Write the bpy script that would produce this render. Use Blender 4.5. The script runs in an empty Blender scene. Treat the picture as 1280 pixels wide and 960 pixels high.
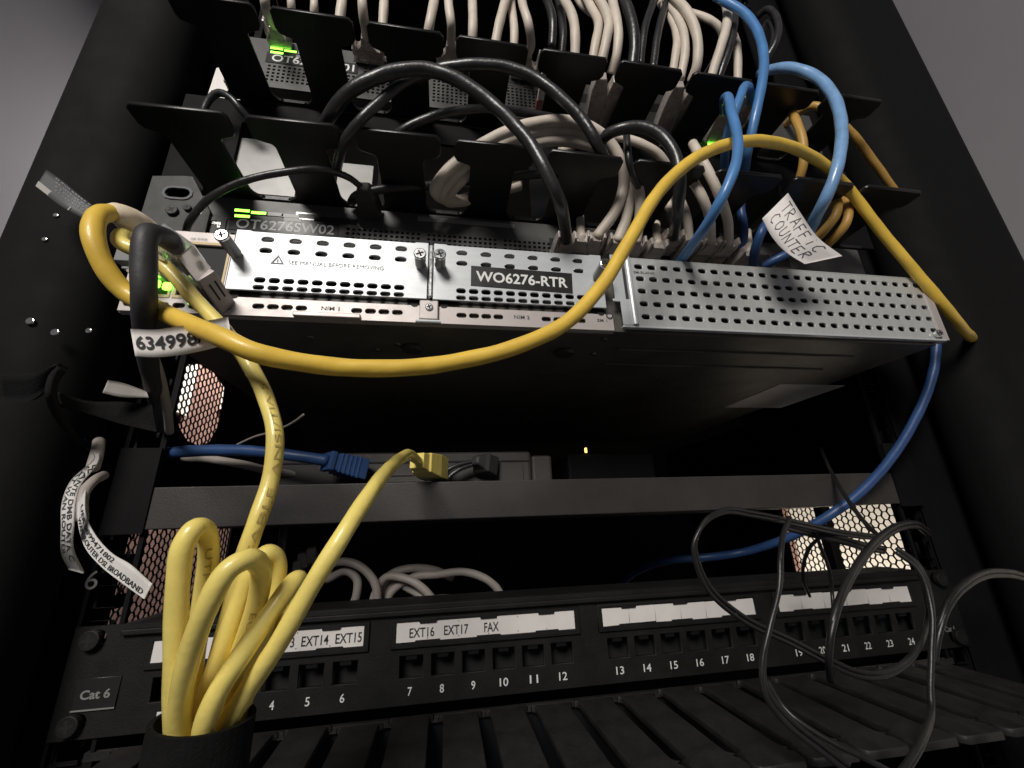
import bpy, math, random
from mathutils import Vector, Matrix
random.seed(7)
S = 0.001                       # everything below is written in millimetres
scene = bpy.context.scene
COL = scene.collection

# ------------------------------------------------------------------ camera
CAM = Vector((-78.5, -184.0, -93.2)); YAW, PITCH, ROLL, FPX = -0.172, 0.324, 0.037, 515.85
RM = (Matrix.Rotation(YAW, 3, 'Z') @ Matrix.Rotation(PITCH, 3, 'X') @ Matrix.Rotation(ROLL, 3, 'Y'))
cam = bpy.data.cameras.new('camera'); cam_o = bpy.data.objects.new('camera', cam); COL.objects.link(cam_o)
cam.sensor_width = 36.0; cam.lens = FPX / 1280 * 36; cam.clip_start = 0.005; cam.clip_end = 50
cm = RM @ Matrix.Rotation(math.pi / 2, 3, 'X')
cam_o.matrix_world = Matrix.Translation(CAM * S) @ cm.to_4x4()
scene.camera = cam_o

# ------------------------------------------------------------------ light
w = bpy.data.worlds.new('World'); scene.world = w; w.use_nodes = True
w.node_tree.nodes['Background'].inputs[0].default_value = (0.80, 0.84, 1.0, 1)
w.node_tree.nodes['Background'].inputs[1].default_value = 0.06
def area(name, loc, target, size, power, col):
    l = bpy.data.lights.new(name, 'AREA'); l.shape = 'DISK'; l.size = size * S; l.energy = power; l.color = col
    o = bpy.data.objects.new(name, l); COL.objects.link(o)
    d = (Vector(target) - Vector(loc)); o.rotation_euler = d.to_track_quat('-Z', 'Y').to_euler(); o.location = Vector(loc) * S
    return o
area('room_lamp', (-430, -900, 560), (-40, 0, -20), 420, 12.0, (1.0, 0.955, 0.90))
area('left_wall_fill', (-340, 600, 470), (-520, 600, 60), 200, 6.5, (1.0, 0.95, 0.92))  # added unseen fill, brightens the wall behind the left honeycomb
area('right_wall_fill', (340, 400, -470), (520, 400, -140), 200, 3.4, (1.0, 0.90, 0.78))  # added unseen fill from below for the wall behind the right honeycomb
scene.view_settings.view_transform = 'Standard'; scene.view_settings.look = 'None'
scene.view_settings.exposure = 0.0; scene.view_settings.gamma = 1.0

# ------------------------------------------------------------------ helpers
def P(x, y, Y):
    """photo pixel (1280x960) at the depth plane Y (mm)"""
    d = RM @ Vector(((x - 640) / FPX, 1.0, -(y - 480) / FPX))
    return CAM + d * ((Y - CAM.y) / d.y)

MATS = {}
def mat(name, col, rough=0.5, metal=0.0, var=0.12, vscale=60, bump=0.0, bscale=400, spec=0.5, emit=None, trans=0.0, stretch=None, coat=0.0, dust=0.0):
    m = bpy.data.materials.new(name); m.use_nodes = True; nt = m.node_tree; b = nt.nodes['Principled BSDF']
    L = nt.links.new
    b.inputs['Base Color'].default_value = (*col, 1); b.inputs['Roughness'].default_value = rough
    b.inputs['Metallic'].default_value = metal; b.inputs['Specular IOR Level'].default_value = spec
    b.inputs['Transmission Weight'].default_value = trans; b.inputs['Coat Weight'].default_value = coat
    tc = nt.nodes.new('ShaderNodeTexCoord'); src = tc.outputs['Object']
    if stretch:
        mp = nt.nodes.new('ShaderNodeMapping'); mp.inputs['Scale'].default_value = stretch; L(src, mp.inputs[0]); src = mp.outputs[0]
    if var > 0:
        n = nt.nodes.new('ShaderNodeTexNoise'); n.inputs['Scale'].default_value = vscale; n.inputs['Detail'].default_value = 6; n.inputs['Roughness'].default_value = .65
        L(src, n.inputs['Vector'])
        cr = nt.nodes.new('ShaderNodeValToRGB'); cr.color_ramp.elements[0].position = .3; cr.color_ramp.elements[1].position = .7
        cr.color_ramp.elements[0].color = (*[c * (1 - var) for c in col], 1); cr.color_ramp.elements[1].color = (*[min(1, c * (1 + var)) + dust for c in col], 1)
        L(n.outputs[0], cr.inputs[0]); L(cr.outputs[0], b.inputs['Base Color'])
        mr = nt.nodes.new('ShaderNodeMapRange'); mr.inputs[3].default_value = max(.04, rough - .1); mr.inputs[4].default_value = min(1, rough + .12)
        n2 = nt.nodes.new('ShaderNodeTexNoise'); n2.inputs['Scale'].default_value = vscale * 2.3; n2.inputs['Detail'].default_value = 4; L(src, n2.inputs['Vector'])
        L(n2.outputs[0], mr.inputs[0]); L(mr.outputs[0], b.inputs['Roughness'])
    if bump > 0:
        n3 = nt.nodes.new('ShaderNodeTexNoise'); n3.inputs['Scale'].default_value = bscale; n3.inputs['Detail'].default_value = 3; L(src, n3.inputs['Vector'])
        bp = nt.nodes.new('ShaderNodeBump'); bp.inputs['Strength'].default_value = bump; bp.inputs['Distance'].default_value = 0.0004
        L(n3.outputs[0], bp.inputs['Height']); L(bp.outputs[0], b.inputs['Normal'])
    if emit:
        b.inputs['Emission Color'].default_value = (*emit[0], 1); b.inputs['Emission Strength'].default_value = emit[1]
    MATS[name] = m
    return m
mat('post', (0.005, 0.0048, 0.005), .8, spec=.18, var=.1, vscale=25, bump=.2, bscale=1500)
mat('ear', (0.024, 0.023, 0.022), .5, metal=.2, var=.2, vscale=80, bump=.1)
mat('cabinet', (0.006, 0.0055, 0.006), .7, spec=.15, var=.25, vscale=25, bump=.25, bscale=1500)
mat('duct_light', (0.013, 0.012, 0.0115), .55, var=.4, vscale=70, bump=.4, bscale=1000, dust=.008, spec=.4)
mat('finger', (0.006, 0.0056, 0.0056), .34, spec=.5, var=.35, vscale=45, bump=.15, bscale=1800, dust=.003)
mat('duct', (0.0045, 0.0042, 0.0042), .62, var=.4, vscale=60, bump=.3, bscale=1200, dust=.004, spec=.35)
mat('chassis', (0.10, 0.093, 0.083), .42, var=.3, vscale=30, bump=.2, bscale=1800, dust=.006)
mat('shelf', (0.036, 0.031, 0.029), .5, var=.18, vscale=40, bump=.25, bscale=1600)
mat('modem', (0.045, 0.040, 0.038), .55, var=.15, vscale=60, bump=.35, bscale=2600)
mat('switch_face', (0.085, 0.083, 0.080), .45, metal=.2, var=.15, vscale=60, bump=.1)
mat('silver', (0.57, 0.595, 0.61), .36, metal=.18, var=.07, vscale=40, bump=.06, bscale=900, stretch=(1, 1, 6))
mat('bezel', (0.50, 0.45, 0.43), .42, metal=.2, var=.08, vscale=50, bump=.06, bscale=900)  # pinkish cast puts warm light from below into the colour
mat('blank_silver', (0.54, 0.55, 0.535), .38, metal=.3, var=.08, vscale=50, bump=.06, bscale=900, stretch=(6, 1, 1))
mat('chrome', (0.80, 0.80, 0.79), .16, metal=1.0, var=.08, vscale=300)
mat('steel', (0.45, 0.44, 0.43), .3, metal=1.0, var=.15, vscale=300)
mat('galvanized', (0.20, 0.197, 0.19), .42, metal=.5, var=.15, vscale=30)
mat('dark', (0.006, 0.006, 0.006), .7, var=0)
mat('ink', (0.02, 0.02, 0.022), .6, var=0)
mat('etch', (0.17, 0.18, 0.19), .6, var=0)
mat('grey_ink', (0.10, 0.10, 0.105), .6, var=0)
mat('pen_ink', (0.09, 0.08, 0.09), .6, var=0)
mat('print_grey', (0.50, 0.50, 0.49), .6, var=0)
mat('white_print', (0.75, 0.75, 0.73), .6, var=0)
mat('dim_print', (0.22, 0.21, 0.20), .6, var=0)
mat('paper', (0.80, 0.76, 0.73), .6, var=.05, vscale=80)
mat('paper_grey', (0.60, 0.58, 0.56), .6, var=.08, vscale=120)
mat('paper_dim', (0.36, 0.34, 0.31), .6, var=.10, vscale=90)
mat('tape', (0.020, 0.019, 0.019), .32, var=.1)
mat('yellow', (0.88, 0.71, 0.19), .36, var=.15, vscale=34, bump=.35, bscale=420, coat=.25)
mat('yellow_deep', (0.80, 0.53, 0.075), .42, var=.12, vscale=60, bump=.3, bscale=260, coat=.12)
mat('yellow_print', (0.44, 0.33, 0.10), .6, var=0)
mat('orange', (0.50, 0.29, 0.07), .45, var=.15, vscale=60, bump=.2, bscale=260)
mat('cream', (0.80, 0.68, 0.50), .45, var=.12, vscale=120)
mat('blue', (0.075, 0.215, 0.48), .36, var=.14, vscale=70, bump=.2, bscale=260, coat=.2)
mat('blue_pale', (0.20, 0.37, 0.63), .30, var=.18, vscale=90, bump=.3, bscale=260, coat=.3)
mat('blue_dark', (0.028, 0.072, 0.20), .4, var=.15, vscale=70, bump=.2, bscale=260)
mat('white_cable', (0.63, 0.555, 0.47), .48, var=.18, vscale=38, bump=.25, bscale=240)
mat('grey_cable', (0.36, 0.32, 0.29), .5, var=.12, vscale=55, bump=.25, bscale=240)
mat('black_cable', (0.018, 0.017, 0.018), .36, var=.3, vscale=80, bump=.5, bscale=500, dust=.01, coat=.2)
mat('rubber', (0.035, 0.033, 0.034), .55, var=.25, vscale=60, bump=.25, bscale=600)
mat('wire', (0.012, 0.011, 0.011), .36, var=.3, vscale=70, bump=.3, bscale=400, dust=.006)
mat('velcro', (0.005, 0.0048, 0.005), .9, spec=.2, var=.35, vscale=250, bump=.8, bscale=1800)
mat('clear', (0.86, 0.85, 0.83), .12, var=0, trans=.75, spec=.6)
mat('boot', (0.50, 0.44, 0.40), .28, var=.28, vscale=160, trans=.3)
mat('led_green', (0.1, 0.5, 0.05), .4, var=0, emit=((0.25, 1.0, 0.06), 4.5))
mat('led_soft', (0.1, 0.35, 0.08), .4, var=0, emit=((0.35, 0.9, 0.15), 1.4))
mat('led_amber', (0.5, 0.35, 0.1), .4, var=0, emit=((1.0, 0.65, 0.15), 3))
mat('pcb', (0.04, 0.20, 0.09), .5, var=.3, vscale=200)
mat('tan', (0.62, 0.47, 0.24), .5, var=.1)
mat('red_latch', (0.30, 0.12, 0.10), .5, var=.2)
mat('wall_brown', (0.36, 0.215, 0.175), .8, var=.35, vscale=14)
mat('wall_grey', (0.24, 0.23, 0.25), .8, var=.05, vscale=4)
mat('wall_white', (0.86, 0.82, 0.74), .8, var=.04, vscale=4)

def link(name, me, m, parent=None, smooth=False):
    o = bpy.data.objects.new(name, me); COL.objects.link(o)
    if m and not me.materials: me.materials.append(MATS[m])
    if parent: o.parent = parent
    if smooth:
        for p in me.polygons: p.use_smooth = True
    return o
def raw(name, verts, faces, m, parent=None, smooth=False):
    me = bpy.data.meshes.new(name); me.from_pydata([tuple(Vector(v) * S) for v in verts], [], faces); me.update()
    return link(name, me, m, parent, smooth)
def thing(name, label, cat, group=None, kind=None, loc=None):
    o = bpy.data.objects.new(name, None); COL.objects.link(o); o.empty_display_size = .01
    o['label'] = label; o['category'] = cat
    if group: o['group'] = group
    return o
def tag(o, label, cat, group=None):
    o['label'] = label; o['category'] = cat
    if group: o['group'] = group
    return o
def struct(o):
    o['kind'] = 'structure'; return o
def bevel(o, w, seg=2):
    md = o.modifiers.new('bevel', 'BEVEL'); md.width = w * S; md.segments = seg; md.limit_method = 'ANGLE'; md.angle_limit = .6
    return o
def box(name, x0, x1, y0, y1, z0, z1, m, parent=None, bev=0.0, seg=2, smooth=False):
    v = [(x, y, z) for x in (x0, x1) for y in (y0, y1) for z in (z0, z1)]
    f = [(0, 1, 3, 2), (4, 6, 7, 5), (0, 4, 5, 1), (2, 3, 7, 6), (0, 2, 6, 4), (1, 5, 7, 3)]
    o = raw(name, v, f, m, parent, smooth)
    if bev:
        bevel(o, bev, seg)
        if smooth: o.modifiers['bevel'].harden_normals = True
    return o
AX = {'xz': (Vector((1, 0, 0)), Vector((0, 0, 1)), Vector((0, -1, 0))),     # faces the camera
      'xy': (Vector((1, 0, 0)), Vector((0, 1, 0)), Vector((0, 0, 1))),      # lies flat
      'yz': (Vector((0, 1, 0)), Vector((0, 0, 1)), Vector((1, 0, 0)))}
def curve_mesh(cu):
    o = bpy.data.objects.new('tmp', cu); COL.objects.link(o)
    dg = bpy.context.evaluated_depsgraph_get(); dg.update()
    me = bpy.data.meshes.new_from_object(o.evaluated_get(dg))
    bpy.data.objects.remove(o); bpy.data.curves.remove(cu)
    me.materials.clear()
    return me
def plate(name, outline, holes, at, thick, m, parent=None, ax='xz', bev=0.0):
    """flat sheet with real holes; its front face at 'at' along the plane's normal axis"""
    cu = bpy.data.curves.new('c', 'CURVE'); cu.dimensions = '2D'; cu.fill_mode = 'BOTH'
    cu.extrude = max(.001, thick / 2 - bev) * S; cu.bevel_depth = bev * S; cu.bevel_resolution = 1
    if bev: cu.offset = -bev * S
    for poly in [outline] + holes:
        sp = cu.splines.new('POLY'); sp.points.add(len(poly) - 1); sp.use_cyclic_u = True
        for p, (a, b) in zip(sp.points, poly): p.co = (a * S, b * S, 0, 1)
    me = curve_mesh(cu)
    a, b, n = AX[ax]
    off = {'xz': Vector((0, at + thick / 2, 0)), 'xy': Vector((0, 0, at)), 'yz': Vector((at, 0, 0))}[ax] * S
    me.transform(Matrix.Translation(off) @ Matrix((a, b, n)).transposed().to_4x4())
    return link(name, me, m, parent)
def rect(x0, x1, z0, z1): return [(x0, z0), (x1, z0), (x1, z1), (x0, z1)]
def slot(cx, cz, L, H, n=5):
    r = H / 2; h = max(0, L / 2 - r); pts = []
    for i in range(n + 1):
        t = -math.pi / 2 + math.pi * i / n; pts.append((cx + h + r * math.cos(t), cz + r * math.sin(t)))
    for i in range(n + 1):
        t = math.pi / 2 + math.pi * i / n; pts.append((cx - h + r * math.cos(t), cz + r * math.sin(t)))
    return pts
def text_mesh(s, bold=0.0):
    cu = bpy.data.curves.new('t', 'FONT'); cu.body = s; cu.size = 1; cu.offset = bold; cu.resolution_u = 3
    me = curve_mesh(cu)
    xs = [v.co.x for v in me.vertices]; ys = [v.co.y for v in me.vertices]
    x0, x1, y0, y1 = min(xs), max(xs), min(ys), max(ys)
    for v in me.vertices: v.co.x = (v.co.x - x0) / (x1 - x0); v.co.y = (v.co.y - y0) / (y1 - y0)
    return me
def text_at(name, s, c, right, up, wd, ht, m, parent, bold=0.0):
    """lettering wd x ht mm centred on c"""
    me = text_mesh(s, bold); c = Vector(c); right = Vector(right).normalized(); up = Vector(up).normalized()
    for v in me.vertices:
        v.co = (c + right * ((v.co.x - .5) * wd) + up * ((v.co.y - .5) * ht)) * S
    return link(name, me, m, parent)
def text_xz(name, s, x, y, z, wd, ht, m, parent, bold=0.0, tilt=0.0):
    return text_at(name, s, (x, y, z), (math.cos(tilt), 0, math.sin(tilt)), (-math.sin(tilt), 0, math.cos(tilt)), wd, ht, m, parent, bold)
def spline(pts, n=8):
    pts = [Vector(p) for p in pts]; out = []
    ext = [pts[0] * 2 - pts[1]] + pts + [pts[-1] * 2 - pts[-2]]
    for i in range(1, len(ext) - 2):
        p0, p1, p2, p3 = ext[i - 1:i + 3]
        t0 = 0; t1 = max(1e-3, (p1 - p0).length ** .5); t2 = t1 + max(1e-3, (p2 - p1).length ** .5); t3 = t2 + max(1e-3, (p3 - p2).length ** .5)
        for k in range(n):
            t = t1 + (t2 - t1) * k / n
            A1 = p0 * ((t1 - t) / (t1 - t0)) + p1 * ((t - t0) / (t1 - t0)); A2 = p1 * ((t2 - t) / (t2 - t1)) + p2 * ((t - t1) / (t2 - t1)); A3 = p2 * ((t3 - t) / (t3 - t2)) + p3 * ((t - t2) / (t3 - t2))
            B1 = A1 * ((t2 - t) / (t2 - t0)) + A2 * ((t - t0) / (t2 - t0)); B2 = A2 * ((t3 - t) / (t3 - t1)) + A3 * ((t - t1) / (t3 - t1))
            out.append(B1 * ((t2 - t) / (t2 - t1)) + B2 * ((t - t1) / (t2 - t1)))
    out.append(pts[-1]); return out
def tube(name, pts, r, m, parent=None, sides=14, n=8, twin=False, flat=1.0, lay=.022):
    c = spline(pts, n); N = len(c); verts = []; faces = []
    rr = r if callable(r) else (lambda t: r)
    tang = [(c[min(i + 1, N - 1)] - c[max(i - 1, 0)]).normalized() for i in range(N)]
    nrm = tang[0].cross(Vector((0, 1, .3))).normalized()
    if nrm.length < .5: nrm = Vector((1, 0, 0))
    ln = 0.0
    for i in range(N):
        if i: ln += (c[i] - c[i - 1]).length
        nrm = (nrm - tang[i] * nrm.dot(tang[i])).normalized(); bi = tang[i].cross(nrm); ra = rr(i / (N - 1))
        for k in range(sides):
            a = 2 * math.pi * k / sides; rb = ra * (1 + lay * math.sin(2 * a + ln * .38) + lay * .6 * math.sin(ln * .23 + a)); verts.append(c[i] + nrm * (rb * math.cos(a)) + bi * (rb * flat * math.sin(a)))
    for i in range(N - 1):
        for k in range(sides):
            k2 = (k + 1) % sides; faces.append((i * sides + k, i * sides + k2, (i + 1) * sides + k2, (i + 1) * sides + k))
    faces.append(tuple(range(sides))[::-1]); faces.append(tuple((N - 1) * sides + k for k in range(sides)))
    o = raw(name, verts, faces, m, parent, True); o['_'] = 0; del o['_']
    return o, c
def cable_text(name, s, c, r, i0, i1, m, parent, ht=2.2, lift=.2, roll=0.0, flip=False):
    """wrap lettering on a cable between samples i0 and i1 on the side that faces the camera"""
    seg = c[i0:i1 + 1] if i1 > i0 else c[i1:i0 + 1][::-1]; L = [0]
    for a, b in zip(seg, seg[1:]): L.append(L[-1] + (b - a).length)
    me = text_mesh(s, -.004)
    for v in me.vertices:
        u = v.co.x * L[-1]; j = max(0, min(len(seg) - 2, next((k for k in range(len(L) - 1) if L[k + 1] >= u), len(L) - 2)))
        t = (u - L[j]) / max(1e-6, L[j + 1] - L[j]); p = seg[j].lerp(seg[j + 1], t); tn = (seg[j + 1] - seg[j]).normalized()
        to = (CAM - p); to = (to - tn * to.dot(tn)).normalized(); sd = tn.cross(to).normalized()
        a = (v.co.y - .5) * ht / r * (-1) + roll
        v.co = (p + to * ((r + lift) * math.cos(a)) + sd * ((r + lift) * math.sin(a))) * S
    return link(name, me, m, parent)
def sheet(name, A, B, m, parent=None, thick=.35, n=8, nv=4):
    """paper ribbon between the edge lines A and B; returns the object and a (u, v) -> point map"""
    a = spline(A, n); b = spline(B, n); N = len(a)
    def f(u, v, lift=0.0):
        t = max(0, min(N - 1.0001, u * (N - 1))); i = int(t); t -= i
        pa = a[i].lerp(a[i + 1], t); pb = b[i].lerp(b[i + 1], t)
        nn = (a[i + 1] - a[i]).cross(b[i] - a[i]).normalized(); p = pa.lerp(pb, v)
        if nn.dot(CAM - p) < 0: nn = -nn
        return p + nn * lift
    verts = []; faces = []
    for lay in (0, -thick):
        for i in range(N):
            for k in range(nv + 1): verts.append(f(i / (N - 1), k / nv, lay))
    M = N * (nv + 1); ix = lambda l, i, k: l * M + i * (nv + 1) + k
    for i in range(N - 1):
        for k in range(nv):
            faces.append((ix(0, i, k), ix(0, i + 1, k), ix(0, i + 1, k + 1), ix(0, i, k + 1))); faces.append((ix(1, i, k), ix(1, i, k + 1), ix(1, i + 1, k + 1), ix(1, i + 1, k)))
        for k in (0, nv): faces.append((ix(0, i, k), ix(1, i, k), ix(1, i + 1, k), ix(0, i + 1, k)))
    for i in (0, N - 1):
        for k in range(nv): faces.append((ix(0, i, k), ix(0, i, k + 1), ix(1, i, k + 1), ix(1, i, k)))
    return raw(name, verts, faces, m, parent, True), f
def sheet_text(name, s, f, u0, u1, v0, v1, m, parent, bold=.005, lift=.15):
    me = text_mesh(s, bold)
    for v in me.vertices: v.co = f(u0 + (u1 - u0) * v.co.x, v0 + (v1 - v0) * v.co.y, lift) * S
    return link(name, me, m, parent)
def loft(name, base, d, up, secs, m, parent=None, bev=.5):
    """tapered block along d: secs = (distance, half width, half height, rise)"""
    d = Vector(d).normalized(); up = (Vector(up) - d * Vector(up).dot(d)).normalized(); sd = d.cross(up); base = Vector(base); v = []; f = []
    for (t, hw, hh, ri) in secs:
        for (a, b) in ((-1, -1), (1, -1), (1, 1), (-1, 1)): v.append(base + d * t + sd * (a * hw) + up * (b * hh + ri))
    for i in range(len(secs) - 1):
        for k in range(4): f.append((i * 4 + k, i * 4 + (k + 1) % 4, (i + 1) * 4 + (k + 1) % 4, (i + 1) * 4 + k))
    f.append((3, 2, 1, 0)); q = 4 * (len(secs) - 1); f.append((q, q + 1, q + 2, q + 3))
    o = raw(name, v, f, m, parent)
    if bev: bevel(o, bev, 2)
    return o
def rod(name, p0, p1, r, m, parent=None, sides=16, bev=0.0, r1=None):
    p0 = Vector(p0); p1 = Vector(p1); d = (p1 - p0).normalized(); a = d.orthogonal().normalized(); b = d.cross(a); r1 = r if r1 is None else r1
    v = [p + a * (q * math.cos(2 * math.pi * k / sides)) + b * (q * math.sin(2 * math.pi * k / sides)) for p, q in ((p0, r), (p1, r1)) for k in range(sides)]
    f = [(k, (k + 1) % sides, sides + (k + 1) % sides, sides + k) for k in range(sides)] + [tuple(range(sides))[::-1], tuple(range(sides, 2 * sides))]
    o = raw(name, v, f, m, parent)
    if bev: bevel(o, bev, 2)
    return o
def screw(name, x, y, z, r, h, m, parent, cross=True):
    """pan head screw whose head faces the camera"""
    o = rod(name, (x, y, z), (x, y - h, z), r, m, parent, 18, bev=min(.5, h * .4, r * .3))
    if cross:
        a = random.random()
        v = []; f = []
        for k in range(2):
            t = a + k * math.pi / 2; dx, dz = math.cos(t), math.sin(t); L, W = r * .62, r * .16; yy = y - h - .05 - .02 * k; q = len(v)
            v += [(x + dx * L - dz * W, yy, z + dz * L + dx * W), (x - dx * L - dz * W, yy, z - dz * L + dx * W), (x - dx * L + dz * W, yy, z - dz * L - dx * W), (x + dx * L + dz * W, yy, z + dz * L - dx * W)]
            f.append((q, q + 1, q + 2, q + 3))
        raw('cross_recess', v, f, 'dark', o)
    return o

# ================================================================== SETTING
WX = 520
def wall(pts, m): return struct(raw('wall', pts, [(0, 1, 2, 3)], m))
def yz(X, y0, y1, z0, z1): return [(X, y0, z0), (X, y1, z0), (X, y1, z1), (X, y0, z1)]
wall(yz(-WX, -300, 430, -600, 1400), 'wall_grey'); wall(yz(-WX, 430, 1500, -600, 1400), 'wall_brown')
wall(yz(WX, -300, 1500, 0, 1400), 'wall_grey'); wall(yz(WX, -300, 486, -600, 0), 'wall_white'); wall(yz(WX, 486, 1500, -600, 0), 'wall_brown')
wall([(-WX, 1500, -600), (WX, 1500, -600), (WX, 1500, 1400), (-WX, 1500, 1400)], 'wall_grey')
glare = box('glare_panel', -WX + 2, -WX + 8, 505, 585, 98, 196, 'wall_white', None, 1); tag(glare, 'white panel added for the bright outside light glimpsed through the left honeycomb', 'board')  # white slab added to give the outside glare behind the mesh
glare = box('glare_panel', -WX + 2, -WX + 8, 688, 800, 140, 300, 'wall_white', None, 1); tag(glare, 'second white panel added for the bright light at the right rim of the left honeycomb opening', 'board')  # another added slab, white in place of strong light outside

# ------------------------------------------------------------------ cabinet
cab = thing('rack_cabinet', 'black steel equipment cabinet with honeycomb side panels around all the gear', 'cabinet')
box('front_post', -296, -244, 12, 60, -420, 520, 'post', cab, 20, 12, True)
box('front_post', 264, 362, 12, 60, -420, 520, 'post', cab, 23, 12, True)
for sx in (-1, 1):
    x0, x1 = sorted((sx * 290, sx * 239.5)); box('filler_panel', x0, x1, 61, 64, -420, 520, 'cabinet', cab)
box('back_panel', -293, 293, 640, 643, -420, 520, 'cabinet', cab)
box('top_panel', -288, 288, 66, 640, 520, 523, 'cabinet', cab)
box('bottom_panel', -288, 288, 66, 640, -423, -420, 'cabinet', cab)
def honeycomb(name, X, y0, y1, z0, z1, p, m, parent):
    Rc = p / math.sqrt(3); Rh = Rc * .87; v = []; f = []
    i = 0; y = y0
    while y < y1:
        z = z0 + (p / 2 if i % 2 else 0)
        while z < z1:
            b = len(v)
            for (R, dx) in ((Rc, 0), (Rh, 0), (Rh, 1.0)):
                for k in range(6): a = k * math.pi / 3; v.append((X + dx, y + R * math.cos(a), z + R * math.sin(a)))
            for k in range(6):
                k2 = (k + 1) % 6; f.append((b + k, b + k2, b + 6 + k2, b + 6 + k)); f.append((b + 6 + k, b + 6 + k2, b + 12 + k2, b + 12 + k))
            z += p
        y += p * .866; i += 1
    return raw(name, v, f, m, parent)
for sx in (-1, 1):
    X = sx * 289
    ye = 236 if sx > 0 else 300; hp = honeycomb('honeycomb_panel', X, 120, ye, -190, 110, 6.3, 'cabinet', cab); hp['kind'] = 'stuff'
    box('side_panel', min(X, X + sx * 2), max(X, X + sx * 2), 64, 118, -420, 520, 'cabinet', cab)
    box('side_panel', min(X, X + sx * 2), max(X, X + sx * 2), ye + 1, 640, -420, 520, 'cabinet', cab)
    box('side_panel', min(X, X + sx * 2), max(X, X + sx * 2), 118.2, ye + .8, 113, 520, 'cabinet', cab)
    box('side_panel', min(X, X + sx * 2), max(X, X + sx * 2), 118.2, ye + .8, -420, -193, 'cabinet', cab)
# inner baffle with an oval opening on the left, uprights with windows
ov = []
for (x, y) in [(215, 495), (219, 470), (232, 456), (250, 455), (268, 466), (281, 484), (279, 505), (272, 535), (262, 553), (247, 557), (233, 551), (224, 536), (221, 527), (216, 512)]:
    d = (P(x, y, 0) - CAM); q = CAM + d * ((-268 - CAM.x) / d.x); ov.append((q.y, q.z))
holes = [ov]
plate('side_baffle', rect(75, 420, -84, 330), holes, -268, 1.2, 'cabinet', cab, 'yz')
def ladder(X, ya, yb, wins, m='cabinet'):
    hs = [rect(ya, yb, a, b) for a, b in wins]
    return plate('frame_upright', rect(64, yb + 5, -200, 330), hs, X, 1.5, m, cab, 'yz')
ladder(-282, 142, 155, [(-152 + 24 * k, -136 + 24 * k) for k in range(3)])
box('frame_upright', 276, 284, 172, 181, -200, 330, 'cabinet', cab)
plate('side_baffle', rect(75, 420, -84, 330), [], 268, 1.2, 'cabinet', cab, 'yz')
# mounting rails
for sx in (-1, 1):
    x0, x1 = sorted((sx * 241.5, sx * 222.5)); rl = []
    hs = [rect(sx * 232.5 - 4.6, sx * 232.5 + 4.6, -420 + 14.8 * k, -420 + 14.8 * k + 9.4) for k in range(4, 58)]
    plate('mounting_rail', rect(x0, x1, -420, 480), hs, 58.2, 2, 'cabinet', cab)
text_xz('rail_number', '6', P(115, 725, 57.9).x, 57.9, P(115, 725, 57.9).z, 5.2, 8.2, 'dim_print', cab, .0)
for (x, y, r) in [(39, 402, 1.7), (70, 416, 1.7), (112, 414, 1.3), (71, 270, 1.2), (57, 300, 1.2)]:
    q = P(x, y, 12); screw('light_leak_stud', max(q.x, -275), 12.0 if q.x > -266 else 14.0, q.z, r, .9, 'chrome', cab, False)  # added chrome heads stand in for light leaking through screw holes

# ================================================================== ROUTER
rt = thing('router', 'silver faced rack router with three slotted blank plates and a black underside', 'router')
box('chassis', -218, 218, 2.2, 438, 0.4, 43.4, 'chassis', rt, .6)
# lower bezel strip and left port bay of the face
bz_holes = [slot(x, 5.0, 5.0, 2.6) for x in (-163.3, -157.1, -151, -144.8, -120.2, -113.9, -107.7, -101.4, -70.6, -64.4, -58.3, -52.2, -27.4, -21.2, -15, -8.7)]
bz_holes += [slot(x, 3.6, 5.0, 2.6) for x in (-215.0, -208.6, -202.2, -195.7, -189.4, -183.2, -177.0)]
bz_holes += [rect(-198, -180.5, 8.5, 36), rect(-216.5, -201, 8.5, 36)]
plate('bezel', [(-219, 0), (9, 0), (9, 9.4), (-179, 9.4), (-179, 43), (-219, 43)], bz_holes, 0, 1.2, 'bezel', rt, bev=.15)
box('bezel_lip', -219, 9, 1.3, 3.5, -0.4, 0.35, 'bezel', rt)
def bay(x0, x1):
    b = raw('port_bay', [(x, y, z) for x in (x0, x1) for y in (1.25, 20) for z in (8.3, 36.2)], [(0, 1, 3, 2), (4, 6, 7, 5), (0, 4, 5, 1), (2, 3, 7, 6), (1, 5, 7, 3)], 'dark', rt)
    return b
bay(-198.2, -180.3); bay(-216.7, -200.8)
plate('port_frame', rect(-199.2, -179.6, 7.2, 37.4), [rect(-198, -180.6, 8.6, 36)], -.35, .3, 'tan', rt)
plate('port_frame', rect(-218, -200.2, 7.2, 37.4), [rect(-216.5, -201.2, 8.6, 36)], -.35, .3, 'tan', rt)
text_xz('lettering', 'GE 0/0/0', -194, -.42, 38.9, 7, 1.1, 'grey_ink', rt)
box('circuit_board', -197.5, -181, 2.5, 18, 34.0, 35.6, 'pcb', rt); box('circuit_board', -197.5, -181, 17, 18.5, 9, 34, 'pcb', rt)
box('port_led', -184.2, -181.8, 1.5, 3, 25.5, 29.0, 'led_soft', rt, .3)
box('port_led', -203.4, -199.8, -2.0, .2, 10.4, 14.4, 'led_green', rt, 1.2)
box('port_led', -208.0, -204.4, -2.0, .2, 11.4, 15.4, 'led_green', rt, 1.2)
box('port_led', -192.2, -190.6, -.7, .2, 4.3, 5.6, 'led_soft', rt, .3)
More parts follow.
